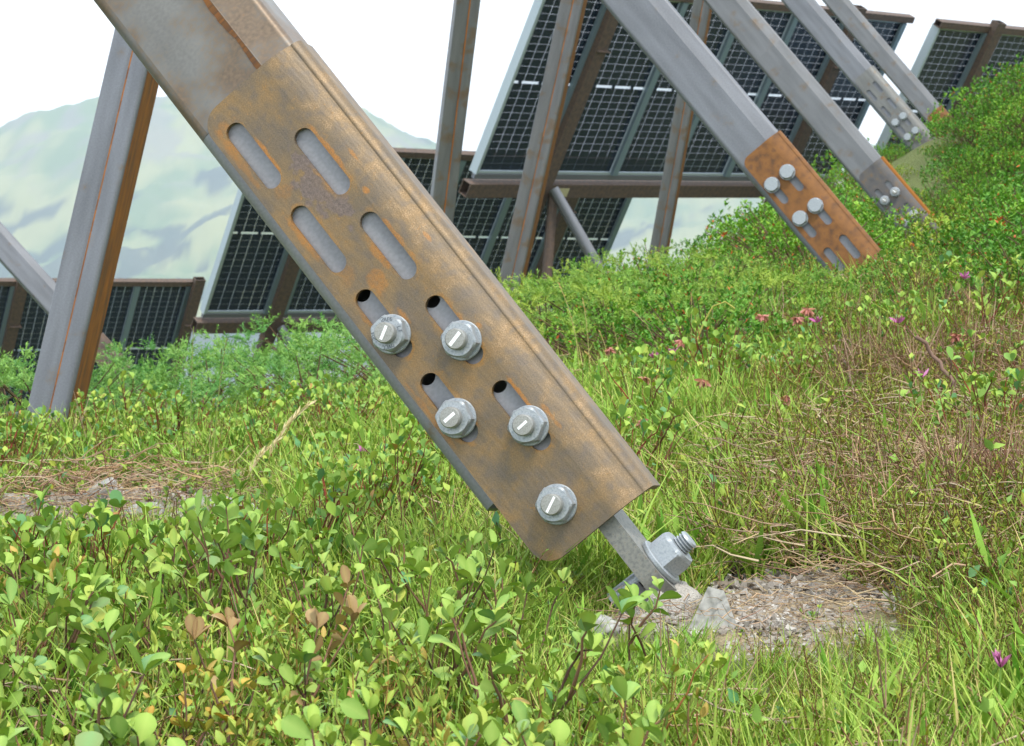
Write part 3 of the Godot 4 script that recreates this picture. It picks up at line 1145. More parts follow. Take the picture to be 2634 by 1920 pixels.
func place(o: Node3D, x: float, z: float, yaw: float, s: float, sink := 0.0) -> void:
	o.transform = Transform3D(Basis(Vector3.UP, yaw).scaled(Vector3.ONE * s), on_ground(x, z, -sink))


func gravel_at(x: float, d: float) -> float:
	# 1 on the two bare patches
	var a := 1.0 - Vector2((x - 0.36) / 0.165, (d - 2.92) / 0.29).length()
	var b := 1.0 - Vector2((x + 0.80) / 0.36, (d - 4.45) / 0.48).length()
	var c := 1.0 - Vector2((x - 0.18) / 0.10, (d - 2.89) / 0.10).length()
	return clampf((maxf(a, maxf(b * 0.8, c)) + 0.35 * patch(x, d, 500, 60)) * 3.0, 0, 1) if maxf(a, maxf(b, c)) > -0.3 else 0.0


func build_shrubs() -> void:
	rng.seed = 2024
	# near shrubs: eight patterns, each leaf a part
	var protos := []
	for k in 8:
		protos.append(make_shrub("bilberry_shrub", "low bilberry shrub with rounded green leaves on thin brown stems", "bilberry shrubs below the clamp", 0, [0.15, 0.17, 0.14, 0.19, 0.16, 0.13, 0.18, 0.15][k], 4 + k % 3, 7, 0.0265))
	var small := []
	for k in 6:
		small.append(make_shrub("blueberry_shrub", "low blueberry shrub with small pale pointed leaves on reddish twigs", "blueberry shrubs below the clamp", 3, [0.16, 0.13, 0.18, 0.15, 0.14, 0.17][k], 6 + k % 3, 8, 0.0155))
	var spots := []
	var tries := 0
	while spots.size() < 92 and tries < 9000:
		tries += 1
		var d := rng.randf_range(1.62, 3.05)
		var r := rng.randf_range(-0.27, 0.07)
		var x := r * d
		if gravel_at(x, d) > 0.2 or (d > 2.3 and r > 0.0) or (d > 2.7 and r > -0.05):
			continue
		var ok := true
		for s in spots:
			if Vector2(s.x - x, s.y - d).length() < 0.075 * d / 2.0:
				ok = false
				break
		if ok:
			spots.append(Vector2(x, d))
	for k in spots.size():
		var p: Vector2 = spots[k]
		var o: Node3D = protos[k] if k < 8 else small[k - 8] if k < 14 else clone(protos[rng.randi() % 8]) if patch(p.x, p.y, 120, 40) + gauss() * 0.12 > -0.12 else clone(small[rng.randi() % 6])
		place(o, p.x, -p.y, rng.randf() * TAU, rng.randf_range(0.8, 1.12))
	# single plants that stand out
	var o := make_shrub("bilberry_shrub", "tall bilberry sprig standing right in front of the anchor nut", "", 0, 0.165, 2, 11, 0.027)
	place(o, 0.118, -2.60, 0.6, 1.0)
	o = make_shrub("bilberry_shrub", "bilberry sprig with dried pale brown leaves among the green shrubs", "", 2, 0.22, 3, 9, 0.022)
	place(o, -0.235, -2.17, 0.0, 1.0)
	o = make_shrub("bilberry_shrub", "small yellow and orange tinted shrub beside the dried brown sprig", "", 1, 0.15, 6, 9, 0.015)
	place(o, -0.295, -2.10, 1.0, 1.0)
	o = make_shrub("bilberry_shrub", "bilberry shrub with bare forked dark stems below the lower edge of the clamp", "", 0, 0.22, 5, 5, 0.026)
	place(o, -0.115, -2.45, 2.2, 0.9)
	o = make_shrub("bilberry_shrub", "taller bilberry shrub with dark forked stems and a dense top", "", 0, 0.2, 6, 7, 0.028)
	place(o, -0.33, -2.75, 0.4, 1.0)
	# farther shrubs, foliage in one piece
	var far := []
	for k in 6:
		var t := thing("bilberry_shrub", "small leafy bilberry shrub growing between the grass and the post", "shrub", Transform3D.IDENTITY, "bilberry shrubs in the grass")
		var st := shrub_stems(0.17, 0.09, 8)
		part("stem", stems_mesh(st, 0.0018, lin(96, 66, 50), lin(140, 70, 50)), t)
		part("foliage", foliage_batch(shrub_leaves(st, 9, 0.020, 0.25), 0).mesh(M.leafy), t)
		far.append(t)
	var n := 0
	tries = 0
	while n < 95 and tries < 6000:
		tries += 1
		var d := rng.randf_range(3.0, 6.2)
		var r := rng.randf_range(-0.28, 0.0) if rng.randf() < 0.8 else rng.randf_range(0.0, 0.27)
		var x := r * d
		if gravel_at(x, d) > 0.3:
			continue
		if r < -0.09 and d > 3.3 and d < 4.6:
			continue
		if (d < 3.9 and r > -0.05) or (r > 0.02 and rng.randf() < 0.5):
			continue
		var t: Node3D = far[n] if n < 6 else clone(far[rng.randi() % 6])
		place(t, x, -d, rng.randf() * TAU, rng.randf_range(0.7, 1.15))
		n += 1
	print("shrubs ", spots.size(), " ", n)


func needle_sprig(b: Batch, p: Vector3, dir: Vector3, l: float, n: int, nl: float, col: Color, nw := 0.0016) -> void:
	var a := dir.cross(Vector3(0.3, 0.2, 0.9)).normalized()
	var c := dir.cross(a)
	for k in n:
		var t := (k + rng.randf()) / n
		var g := rng.randf() * TAU
		var out := (a * cos(g) + c * sin(g) + dir * rng.randf_range(0.4, 1.1)).normalized()
		var q := p + dir * l * t
		var side := out.cross(dir).normalized() * nw * 0.5
		var k0 := b.put(q - side, col)
		b.put(q + side, col)
		b.put(q + out * nl + side * 0.3, col)
		b.put(q + out * nl - side * 0.3, col)
		b.tri(k0, k0 + 1, k0 + 2)
		b.tri(k0, k0 + 2, k0 + 3)


func make_juniper(label: String, group: String, hue: int) -> Node3D:
	var t := thing("juniper_shrub", label, "shrub", Transform3D.IDENTITY, group)
	var b := Batch.new()
	var wood := Batch.new()
	for k in 62:
		var a := rng.randf() * TAU
		var r := sqrt(rng.randf()) * 0.46
		var h := (0.27 - 0.5 * r * r) * (0.5 + 0.5 * rng.randf()) + 0.03 * sin(a * 3.0 + r * 14.0)
		var p := Vector3(cos(a) * r, maxf(h, 0.03), sin(a) * r)
		var base_col := lin(92, 146, 74).lerp(lin(140, 178, 88), rng.randf()) if hue == 0 else lin(112, 154, 64).lerp(lin(158, 178, 74), rng.randf())
		for q in 8:
			var out := Vector3(gauss(), absf(gauss()) * 0.7 + 0.15, gauss()).normalized()
			needle_sprig(b, p + out * 0.012, (out + Vector3(cos(a), 0.1, sin(a)) * 0.4).normalized(), 0.045, 15, 0.011, base_col * rng.randf_range(0.85, 1.15), 0.0038)
		if k % 3 == 0:
			wood.tube([Vector3(p.x * 0.2, 0.0, p.z * 0.2), p * 0.6, p], 0.005, 0.0015, 4, lin(96, 74, 56))
	part("foliage", b.mesh(M.leafy), t)
	part("branch", wood.mesh(M.bark), t)
	return t


func make_bush(label: String, group: String, hue: int) -> Node3D:
	var t := thing("hill_shrub", label, "shrub", Transform3D.IDENTITY, group)
	var b := Batch.new()
	var wood := Batch.new()
	for k in 210:
		var a := rng.randf() * TAU
		var r := sqrt(rng.randf()) * 0.40
		var h := (0.34 - 0.9 * r * r) * (0.5 + 0.5 * rng.randf()) + 0.035 * sin(a * 2.0 + r * 17.0)
		var p := Vector3(cos(a) * r, maxf(h, 0.01), sin(a) * r)
		var base_col: Color
		match hue:
			0: base_col = lin(96, 150, 48).lerp(lin(134, 174, 58), rng.randf())
			1: base_col = lin(124, 158, 52).lerp(lin(160, 172, 64), rng.randf())
			_: base_col = lin(76, 130, 46).lerp(lin(106, 154, 54), rng.randf())
		for q in 9:
			var g := rng.randf() * TAU
			var y := Vector3(cos(g), rng.randf_range(0.2, 1.8), sin(g)).normalized()
			var z := (Vector3.UP + Vector3(gauss(), gauss(), gauss()) * 0.4)
			z = (z - y * z.dot(y)).normalized()
			var l := rng.randf_range(0.014, 0.024)
			var col := base_col * rng.randf_range(0.85, 1.12)
			if rng.randf() < 0.035:
				col = lin(190, 96, 50)
			b.leaf(Transform3D(Basis(y.cross(z), y, z), p - Vector3(0, rng.randf() * 0.03, 0)), l, l * 0.48, 0.25, 0.15, col, col, 2)
		if k % 5 == 0:
			wood.tube([Vector3(p.x * 0.3, -0.02, p.z * 0.3), p * 0.6, p], 0.004, 0.0014, 4, lin(104, 84, 66))
	part("foliage", b.mesh(M.leafy), t)
	part("branch", wood.mesh(M.bark), t)
	return t


func build_bushes() -> void:
	rng.seed = 515
	var jl := "spreading blue-green juniper at the edge of the ridge beside the post"
	var jun := [make_juniper(jl, "junipers at the ridge", 0), make_juniper(jl, "junipers at the ridge", 0)]
	var list := [[-1.62, 7.3, 1.0], [-1.25, 7.7, 1.05], [-0.95, 7.2, 1.0], [-0.62, 7.8, 1.1], [-0.35, 7.4, 1.0], [-1.0, 6.6, 0.8], [-0.6, 6.7, 0.85], [-1.95, 7.5, 1.1], [-0.1, 8.0, 0.9], [-1.4, 6.9, 0.9], [-0.75, 8.3, 1.0], [-0.28, 8.5, 1.0]]
	for k in list.size():
		var o: Node3D = jun[k] if k < 2 else clone(jun[k % 2])
		place(o, list[k][0], -float(list[k][1]), rng.randf() * TAU, list[k][2])
	var gl := "yellow-green juniper spreading over the bank behind the clamp"
	var green := [make_juniper(gl, "junipers on the bank", 1), make_juniper(gl, "junipers on the bank", 1)]
	list = [[0.12, 7.4, 0.95], [0.38, 7.8, 1.0], [0.3, 6.9, 0.9], [0.62, 7.2, 0.9], [0.15, 8.3, 1.0], [0.55, 8.4, 0.9], [0.75, 6.6, 0.7], [0.5, 6.4, 0.75]]
	for k in list.size():
		var o: Node3D = green[k] if k < 2 else clone(green[k % 2])
		place(o, list[k][0], -float(list[k][1]), rng.randf() * TAU, list[k][2])
	var labels := ["fresh green leafy bush on the slope behind the struts", "yellow-green leafy bush with ochre tips on the slope", "deep green leafy bush on the slope behind the struts"]
	var bush := []
	for k in 3:
		bush.append(make_bush(labels[k], "bushes on the slope", k))
	var n := 0
	var tries := 0
	while n < 110 and tries < 4000:
		tries += 1
		var d := rng.randf_range(6.3, 17.0)
		var r := rng.randf_range(0.045, 0.31)
		if d > 10.5 and r < 0.10:
			continue
		if d < 8.5 and r > 0.10 and r < 0.19:
			continue
		if r > 0.150 and r < 0.222 and d < 12.8:
			continue
		if r > 0.155 and r < 0.20 and d < 16.5:
			continue
		var kind := 1 if r < 0.11 and rng.randf() < 0.28 else 0 if rng.randf() < 0.6 else 2
		var o: Node3D = bush[kind] if n < 3 and n == kind else clone(bush[kind])
		place(o, r * d, -d, rng.randf() * TAU, rng.randf_range(0.75, 1.15) * (rng.randf_range(0.45, 0.95) if r < 0.12 else 1.0), 0.03)
		n += 1
	for k in 46:
		var d := rng.randf_range(5.7, 8.2)
		var r := rng.randf_range(0.035, 0.26)
		var low := r > 0.10 and r < 0.20
		place(clone(bush[[0, 2, 2, 1][rng.randi() % 4]]), r * d, -d, rng.randf() * TAU, rng.randf_range(0.34, 0.5) if low else rng.randf_range(0.5, 0.8), 0.03)
	for k in 34:
		var d := rng.randf_range(13.2, 15.7)
		var r := rng.randf_range(0.19, 0.235)
		place(clone(bush[0 if k % 2 else 2]), r * d, -d, rng.randf() * TAU, rng.randf_range(0.55, 0.8) * (0.7 if r < 0.2 else 1.0), 0.04)
	var gx := 1.9
	while gx < 5.6:
		var gd := 11.0
		while gd < 22.0:
			var x := gx + rng.randf_range(-0.2, 0.2)
			var d := gd + rng.randf_range(-0.3, 0.3)
			var r := x / d
			# keep the feet of the struts in sight
			var foot := minf(Vector2(x - 2.1, d - 11.6).length(), minf(Vector2(x - 2.75, d - 15.6).length() + 0.18, Vector2(x - 3.9, d - 19.6).length()))
			if r > 0.14 and r < 0.27 and foot > 0.33:
				place(clone(bush[[0, 2, 0, 1][rng.randi() % 4]]), x, -d, rng.randf() * TAU, rng.randf_range(0.6, 0.95) * (0.6 if foot < 0.8 else 1.0), 0.04)
			gd += 0.50
		gx += 0.45
	# patterns never placed
	for k in 3:
		if bush[k].position == Vector3.ZERO:
			place(bush[k], 1.4 + 0.5 * k, -9.5 - k, 0.5, 1.0, 0.03)


func scatter(called: String, label: String, category: String, meshes: Array, count: int, pick: Callable, sc0: float, sc1: float, tilt := 0.25, spot = null) -> void:
	var st := SurfaceTool.new()
	st.begin(Mesh.PRIMITIVE_TRIANGLES)
	var tries := 0
	var made := 0
	while made < count and tries < count * 14:
		tries += 1
		var d := rng.randf_range(1.4, 12.0) if rng.randf() < 0.45 else rng.randf_range(1.4, 6.0)
		var x := rng.randf_range(-0.27, 0.27) * d
		if spot != null:
			var q: Vector2 = spot.call()
			x = q.x
			d = q.y
		if rng.randf() > float(pick.call(x, d, x / d)):
			continue
		var low := maxf(smoothstep(1.15, 0.75, Vector2((x - 0.27) / 0.30, (d - 2.72) / 0.42).length()), 0.8 * smoothstep(1.1, 0.8, Vector2((x + 0.72) / 0.34, (d - 4.0) / 0.5).length()))
		if low > 0.0 and rng.randf() < low * 0.45:
			continue
		var up := (Vector3.UP + Vector3(gauss(), 0, gauss()) * tilt).normalized()
		var bs := Basis(Quaternion(Vector3.UP, up)) * Basis(Vector3.UP, rng.randf() * TAU)
		bs = bs.scaled(Vector3.ONE * rng.randf_range(sc0, sc1) * (1.0 - 0.55 * low))
		st.append_from(meshes[rng.randi() % meshes.size()], 0, Transform3D(bs, on_ground(x, -d, -0.004)))
		made += 1
	var me := st.commit()
	me.surface_set_material(0, meshes[0].surface_get_material(0))
	var o := part(called, me, self)
	tag(o, label, category, "", "stuff")
	print(called, " ", made, " tris ", me.surface_get_array_index_len(0) / 3)


func patch(x: float, d: float, f: float, off: float) -> float:
	return bump.get_noise_2d(x * f + off, d * f - off)


func tone(c: Color) -> Color:
	var g := rng.randf_range(0.8, 1.15)
	return Color(c.r * g * rng.randf_range(0.88, 1.1), c.g * g, c.b * g * rng.randf_range(0.8, 1.1))


func build_cover() -> void:
	rng.seed = 99
	# tufts of fine grass
	var tufts := []
	for k in 14:
		var b := Batch.new()
		var hue := tone(lin(128, 158, 60).lerp(lin(156, 176, 80), rng.randf()))
		for q in 15:
			var a := rng.randf() * TAU
			var up := (Vector3.UP + Vector3(gauss(), 0, gauss()) * 0.30).normalized()
			var dry := rng.randf() < 0.08
			b.blade(Vector3(gauss(), 0, gauss()) * 0.018, up, Vector3(cos(a), 0, sin(a)), rng.randf_range(0.06, 0.15), rng.randf_range(0.0022, 0.0042), rng.randf_range(0.1, 0.8), lin(196, 182, 118) if dry else hue * rng.randf_range(0.85, 1.15), 3)
		tufts.append(b.mesh(M.blade))
	scatter("grass", "fine bright green grass tufts covering the slope", "grass", tufts, 7800, func(x, d, r): return clampf((0.6 + 0.9 * patch(x, d, 60, 0)) * (1.0 - gravel_at(x, d)) * (0.22 if r > 0.125 and d < 5.5 and d > 2.8 else 1.0) * (0.35 if r < 0.0 and d < 2.6 else 1.0) * (0.55 if r < -0.05 and d < 4.5 else 1.0) * (0.4 if d > 5.6 and r > 0.0 else 1.0), 0, 1), 0.75, 1.2)
	# broad bladed clumps
	var broad := []
	for k in 8:
		var b := Batch.new()
		for q in 8:
			var a := rng.randf() * TAU
			var y := (Vector3.UP * 1.5 + Vector3(cos(a), 0, sin(a)) * rng.randf_range(0.2, 1.0)).normalized()
			var z := (Vector3.UP * 0.5 - Vector3(cos(a), 0, sin(a)) * 0.6 + Vector3(gauss(), gauss(), gauss()) * 0.25)
			z = (z - y * z.dot(y)).normalized()
			var c := tone(lin(112, 158, 60).lerp(lin(146, 176, 74), rng.randf()))
			var l := rng.randf_range(0.06, 0.13)
			b.leaf(Transform3D(Basis(y.cross(z), y, z), Vector3(gauss(), 0, gauss()) * 0.012), l, rng.randf_range(0.008, 0.015), 0.3, rng.randf_range(0.0, 0.3), c, c, 1)
		broad.append(b.mesh(M.leafy))
	scatter("clover_leaves", "narrow upright green leaves growing between the grass", "leaves", broad, 1900, func(x, d, r): return clampf((0.45 + 1.3 * patch(x, d, 45, 300)) * (1.0 - gravel_at(x, d)) * (1.0 if r > 0.02 or d > 3.2 else 0.25) * (0.4 if r > 0.14 and d > 2.7 and d < 5.5 else 1.0), 0, 1), 0.75, 1.15)
	# small leafy sprigs under everything
	var sprigs := []
	for k in 10:
		var b := Batch.new()
		for q in 4:
			var top := Vector3(gauss() * 0.03, rng.randf_range(0.04, 0.095), gauss() * 0.03)
			b.tube([Vector3.ZERO, top], 0.0013, 0.0007, 3, lin(116, 78, 52), false)
			for w in 5:
				var a := rng.randf() * TAU
				var y := Vector3(cos(a), rng.randf_range(0.3, 2.0), sin(a)).normalized()
				var z := Vector3(gauss(), 0.8 + gauss() * 0.4, gauss() + 0.4)
				z = (z - y * z.dot(y)).normalized()
				var c := tone(leaf_colour(0))
				var l := rng.randf_range(0.010, 0.019)
				b.leaf(Transform3D(Basis(y.cross(z), y, z), top * rng.randf_range(0.4, 1.0)), l, l * 0.58, 0.25, 0.15, c, c, 2)
		sprigs.append(b.mesh(M.leafy))
	scatter("undergrowth", "small leafy sprigs carpeting the ground below the shrubs", "undergrowth", sprigs, 3900, func(x, d, r): return clampf((0.6 + 0.8 * patch(x, d, 50, 700)) * (1.0 - 0.9 * gravel_at(x, d)) * (0.2 if r > 0.02 and d < 5.5 else 1.0), 0, 1), 0.75, 1.35)
	# heather: olive sprigs with woody stems
	var heath := []
	for k in 8:
		var b := Batch.new()
		for q in 8:
			var dir := (Vector3.UP + Vector3(gauss(), 0, gauss()) * 0.5).normalized()
			var p := Vector3(gauss(), 0, gauss()) * 0.016
			var l := rng.randf_range(0.05, 0.11)
			b.tube([p, p + dir * l], 0.0012, 0.0006, 3, lin(126, 92, 66), false)
			needle_sprig(b, p + dir * l * 0.3, dir, l * 0.7, 17, 0.0075, tone(lin(112, 138, 46).lerp(lin(150, 148, 56), rng.randf())), 0.0026)
		heath.append(b.mesh(M.leafy))
	scatter("heather", "olive green heather sprigs spreading over the bank", "heather", heath, 2200, func(x, d, r): return clampf((0.9 + 0.7 * patch(x, d, 60, 1500)) * (1.0 - gravel_at(x, d)) * (1.0 if r > 0.10 and d > 2.4 and d < 7.0 else 0.12), 0, 1), 0.8, 1.4)
	# dead twigs lying about
	var twigs := []
	for k in 10:
		var b := Batch.new()
		for q in 5:
			var a := rng.randf() * TAU
			var p := Vector3(gauss() * 0.03, rng.randf_range(0.004, 0.06), gauss() * 0.03)
			var pts := []
			for s in 5:
				pts.append(p + Vector3(cos(a), 0.3 * rng.randf(), sin(a)) * 0.03 * s + Vector3(gauss(), gauss() * 0.6, gauss()) * 0.005)
			b.tube(pts, rng.randf_range(0.0009, 0.0019), 0.0006, 3, tone(lin(146, 118, 98).lerp(lin(196, 170, 140), rng.randf())), false)
		twigs.append(b.mesh(M.bark))
	scatter("twig_litter", "dry brown twigs lying over the bank and the gravel", "litter", twigs, 1500, func(x, d, r): return clampf((1.0 if r > 0.105 and d > 2.9 and d < 5.2 else 0.06) * (0.75 + 1.4 * patch(x, d, 70, 2500)) + gravel_at(x, d) * 0.5, 0, 1), 0.7, 1.3, 0.1)
	var brush := []
	for k in 8:
		var b := Batch.new()
		for q in 9:
			var dir := (Vector3.UP + Vector3(gauss(), 0, gauss()) * 0.55).normalized()
			var p := Vector3(gauss(), 0, gauss()) * 0.02
			var l := rng.randf_range(0.06, 0.16)
			var mid := p + dir * l * 0.5 + Vector3(gauss(), gauss(), gauss()) * 0.006
			var col := tone(lin(176, 146, 120).lerp(lin(124, 88, 68), rng.randf()))
			b.tube([p, mid, p + dir * l], 0.0013, 0.0006, 3, col, false)
			b.tube([mid, mid + (dir + Vector3(gauss(), 0.2, gauss()) * 0.7).normalized() * l * 0.4], 0.0008, 0.0004, 3, col, false)
		brush.append(b.mesh(M.bark))
	scatter("heather_twigs", "upright dry reddish brown heather twigs along the bank", "twigs", brush, 330, func(x, d, r): return clampf((0.4 + 2.2 * patch(x, d, 80, 4000)) * (1.0 if r > 0.14 and d > 3.1 and d < 6.2 else 0.04), 0, 1), 0.8, 1.3)
	# gravel
	var stones := []
	for k in 12:
		var b := Batch.new()
		for q in 22:
			var big := 1.9 if rng.randf() < 0.12 else 1.0
			var g := rng.randf()
			pebble(b, Vector3(gauss() * 0.02, 0.002, gauss() * 0.02), Vector3(rng.randf_range(0.003, 0.008), rng.randf_range(0.003, 0.007), rng.randf_range(0.003, 0.008)) * big, lin(108, 94, 78).lerp(lin(196, 193, 186), g * g * 0.6 + 0.4 * rng.randf()))
		stones.append(b.mesh(M.gravel))
	var beds := func() -> Vector2:
		var q := rng.randf()
		if q < 0.5:
			return Vector2(0.37 + gauss() * 0.10, 2.90 + gauss() * 0.17)
		if q < 0.7:
			return Vector2(0.19 + gauss() * 0.05, 2.90 + gauss() * 0.05)
		return Vector2(-0.80 + gauss() * 0.2, 4.45 + gauss() * 0.22)
	scatter("gravel", "pale grey gravel on the bare patches of ground", "gravel", stones, 1250, func(x, d, r): return gravel_at(x, d), 0.7, 1.5, 0.1, beds)


# ---------------------------------------------------------------- single small things

# a broken slab: crooked wedge with flat faces
func shard() -> ArrayMesh:
	var b := Batch.new()
	var f := [Vector3(-0.034, -0.02, 0.016), Vector3(-0.008, 0.034, 0.004), Vector3(0.012, 0.029, 0.006), Vector3(0.030, -0.02, 0.018)]
	var r := [Vector3(-0.028, -0.02, -0.018), Vector3(-0.006, 0.028, -0.012), Vector3(0.010, 0.024, -0.014), Vector3(0.026, -0.02, -0.02)]
	b.quad(f[0], f[1], f[2], f[3])
	b.quad(r[3], r[2], r[1], r[0])
	for k in 4:
		var n := (k + 1) % 4
		b.quad(f[n], f[k], r[k], r[n])
	return b.mesh(M.stone)


func build_small() -> void:
	rng.seed = 4242
	var rocks := [[0.258, -2.86, Vector3(0.030, 0.040, 0.025), "white angular stone standing beside the eye bar"], [0.115, -2.84, Vector3(0.022, 0.014, 0.02), "flat white stone below the clamp tip"],
		[-0.83, -4.55, Vector3(0.034, 0.028, 0.034), "tall pale stone on the bare patch near the post"], [-0.72, -4.40, Vector3(0.042, 0.018, 0.03), "long pale stone on the bare patch near the post"],
		[-0.98, -4.45, Vector3(0.034, 0.022, 0.03), "broken white stone at the edge of the bare patch"], [-0.58, -4.35, Vector3(0.04, 0.025, 0.03), "round pale stone between grass and bare patch"], [-0.5, -4.2, Vector3(0.035, 0.02, 0.03), "low white stone half hidden in grass"]]
	for k in rocks.size():
		var a: Array = rocks[k]
		var b := Batch.new()
		lump(b, Vector3.ZERO, a[2], 0.75, 30 + k, 9)
		var me: ArrayMesh = b.mesh(M.stone)
		if k == 0:
			me = shard()
		var o := part("stone", me, self, Transform3D(Basis(Vector3.UP, k * 1.3), on_ground(a[0], a[1], a[2].y * 0.4)))
		tag(o, a[3], "stone", "pale stones")
	# bare branches lying on the bank: points as (x, lift, z)
	var branches := [
		["grey brown bare branch slanting over the heather beside the pink clover", 0.0046, [[0.742, 0.10, -5.2], [0.73, 0.075, -4.9], [0.70, 0.06, -4.6], [0.68, 0.05, -4.3], [0.66, 0.02, -4.05], [0.64, -0.01, -3.85]]],
		["thin grey branch lying in the bright grass", 0.0040, [[0.54, 0.12, -5.4], [0.545, 0.08, -5.1], [0.55, 0.05, -4.8], [0.56, 0.03, -4.55], [0.60, 0.03, -4.45]]],
		["curved thick root branch crossing the litter above the gravel", 0.0062, [[0.62, 0.06, -3.62], [0.585, 0.028, -3.56], [0.545, 0.02, -3.52], [0.50, 0.03, -3.46], [0.475, 0.02, -3.36], [0.44, 0.01, -3.28]]],
		["dark forked branch rising from the heather at the bank's edge", 0.0042, [[0.86, 0.02, -4.3], [0.85, 0.06, -4.3], [0.855, 0.10, -4.35], [0.83, 0.15, -4.4], [0.79, 0.19, -4.4]]],
		["pale twisted dead branch over the twig litter", 0.0034, [[0.78, 0.06, -4.2], [0.84, 0.07, -4.15], [0.90, 0.06, -4.12], [0.97, 0.05, -4.15]]],
		["short dark branch stub in the grass behind the clamp", 0.0036, [[0.33, 0.06, -4.0], [0.35, 0.045, -3.9], [0.37, 0.03, -3.8], [0.385, 0.01, -3.72]]],
		["thin brown runner creeping beside the big nut", 0.0028, [[0.30, 0.10, -3.35], [0.34, 0.085, -3.32], [0.39, 0.06, -3.3], [0.43, 0.03, -3.25], [0.46, 0.0, -3.2]]]]
	for a in branches:
		var pts := []
		for q in a[2]:
			pts.append(on_ground(q[0], q[2], q[1]))
		var fine := []
		for k in pts.size() - 1:
			for s in 4:
				fine.append(pts[k].lerp(pts[k + 1], s / 4.0) + Vector3(gauss(), gauss(), gauss()) * 0.003)
		fine.append(pts[-1])
		var t := thing("bare_branch", a[0], "branch", Transform3D(Basis.IDENTITY, pts[0]), "bare branches")
		var b := Batch.new()
		var loc := []
		for p in fine:
			loc.append(p - pts[0])
		b.tube(loc, a[1] * 0.7, a[1], 7, lin(122, 98, 86))
		part("stem", b.mesh(M.bark), t)
		for k in 4:
			var i := rng.randi_range(1, loc.size() - 3)
			var p: Vector3 = loc[i]
			var d := Vector3(gauss() * 0.6, 0.8 + 0.4 * rng.randf(), gauss() * 0.4).normalized() * rng.randf_range(0.03, 0.07)
			var tb := Batch.new()
			tb.tube([p, p + d * 0.5 + Vector3(gauss(), gauss(), gauss()) * 0.004, p + d], a[1] * 0.45, a[1] * 0.2, 5, lin(112, 88, 76))
			part("twig", tb.mesh(M.bark), t)
	# clover heads: pink or faded
	var heads := [
		[0.70, -5.15, 0.17, 0, "fresh magenta clover flower beside two faded brown heads"], [0.69, -5.2, 0.20, 1, "faded brown clover head above the fresh magenta flower"], [0.665, -5.2, 0.185, 1, "faded purple-brown clover head leaning beside the magenta flower"],
		[0.392, -5.4, 0.13, 0, "loose pink clover flower behind the clamp"], [0.42, -5.5, 0.15, 1, "drooping reddish clover head in the grass behind the clamp"], [0.41, -5.1, 0.11, 1, "faded pinkish clover head near the loose pink flower"],
		[0.50, -2.28, 0.10, 0, "pink clover flower in the grass below the gravel"], [-0.315, -4.7, 0.08, 0, "tiny magenta flower in the grass beside the clamp edge"],
		[0.225, -4.4, 0.10, 1, "dry orange-brown clover head close to the clamp flange"], [0.255, -4.4, 0.09, 1, "small dry clover head beside the orange-brown one"], [0.40, -4.7, 0.11, 1, "pale dry clover head in bright grass"], [0.86, -5.0, 0.13, 0, "pink flower spike among the heather"],
		[0.93, -4.7, 0.14, 1, "brown clover head among the reddish heather twigs"], [0.79, -4.35, 0.12, 0, "small pink flower beside the pale twisted branch"], [0.34, -5.3, 0.14, 0, "pink clover flower near the leaning grass ears"], [1.12, -5.6, 0.14, 0, "pale pink flower high on the heather bank"],
		[0.30, -5.0, 0.12, 1, "reddish faded clover head close behind the clamp flange"], [0.62, -5.6, 0.16, 1, "faded clover head before the yellow-green bushes"],
		[0.55, -4.5, 0.09, 1, "crumpled tan clover head by the thin grey branch"], [0.24, -5.6, 0.14, 1, "faded pink clover head under the leaning grass stalks"]]
	for a in heads:
		var t := thing("clover_flower", a[4], "flower", Transform3D(Basis(Vector3.UP, rng.randf() * TAU), on_ground(a[0], a[1])), "clover flowers")
		var h: float = a[2]
		var s := Batch.new()
		s.tube([Vector3.ZERO, Vector3(0.004, h * 0.5, 0.003), Vector3(0.006, h, 0.0)], 0.0014, 0.001, 5, lin(120, 150, 70))
		part("stem", s.mesh(M.bark), t)
		var b := Batch.new()
		for k in (12 if a[3] == 0 else 34):
			var g := rng.randf() * TAU
			var y: Vector3
			var c: Color
			if a[3] == 0:
				y = Vector3(cos(g) * 0.75, rng.randf_range(0.3, 1.3), sin(g) * 0.75).normalized()
				c = lin(174, 84, 146).lerp(lin(204, 136, 180), rng.randf())
			else:
				y = Vector3(cos(g) * 0.7, rng.randf_range(-1.6, 0.1), sin(g) * 0.7).normalized()
				c = lin(172, 118, 92).lerp(lin(196, 132, 128), rng.randf())
			var z := Vector3(gauss(), gauss(), gauss())
			z = (z - y * z.dot(y)).normalized()
			var l := rng.randf_range(0.015, 0.024)
			b.leaf(Transform3D(Basis(y.cross(z), y, z), Vector3(0.006, h, 0)), l, l * 0.3, 0.3, 0.1, c, c, 1)
		part("flower_head", b.mesh(M.leafy), t)
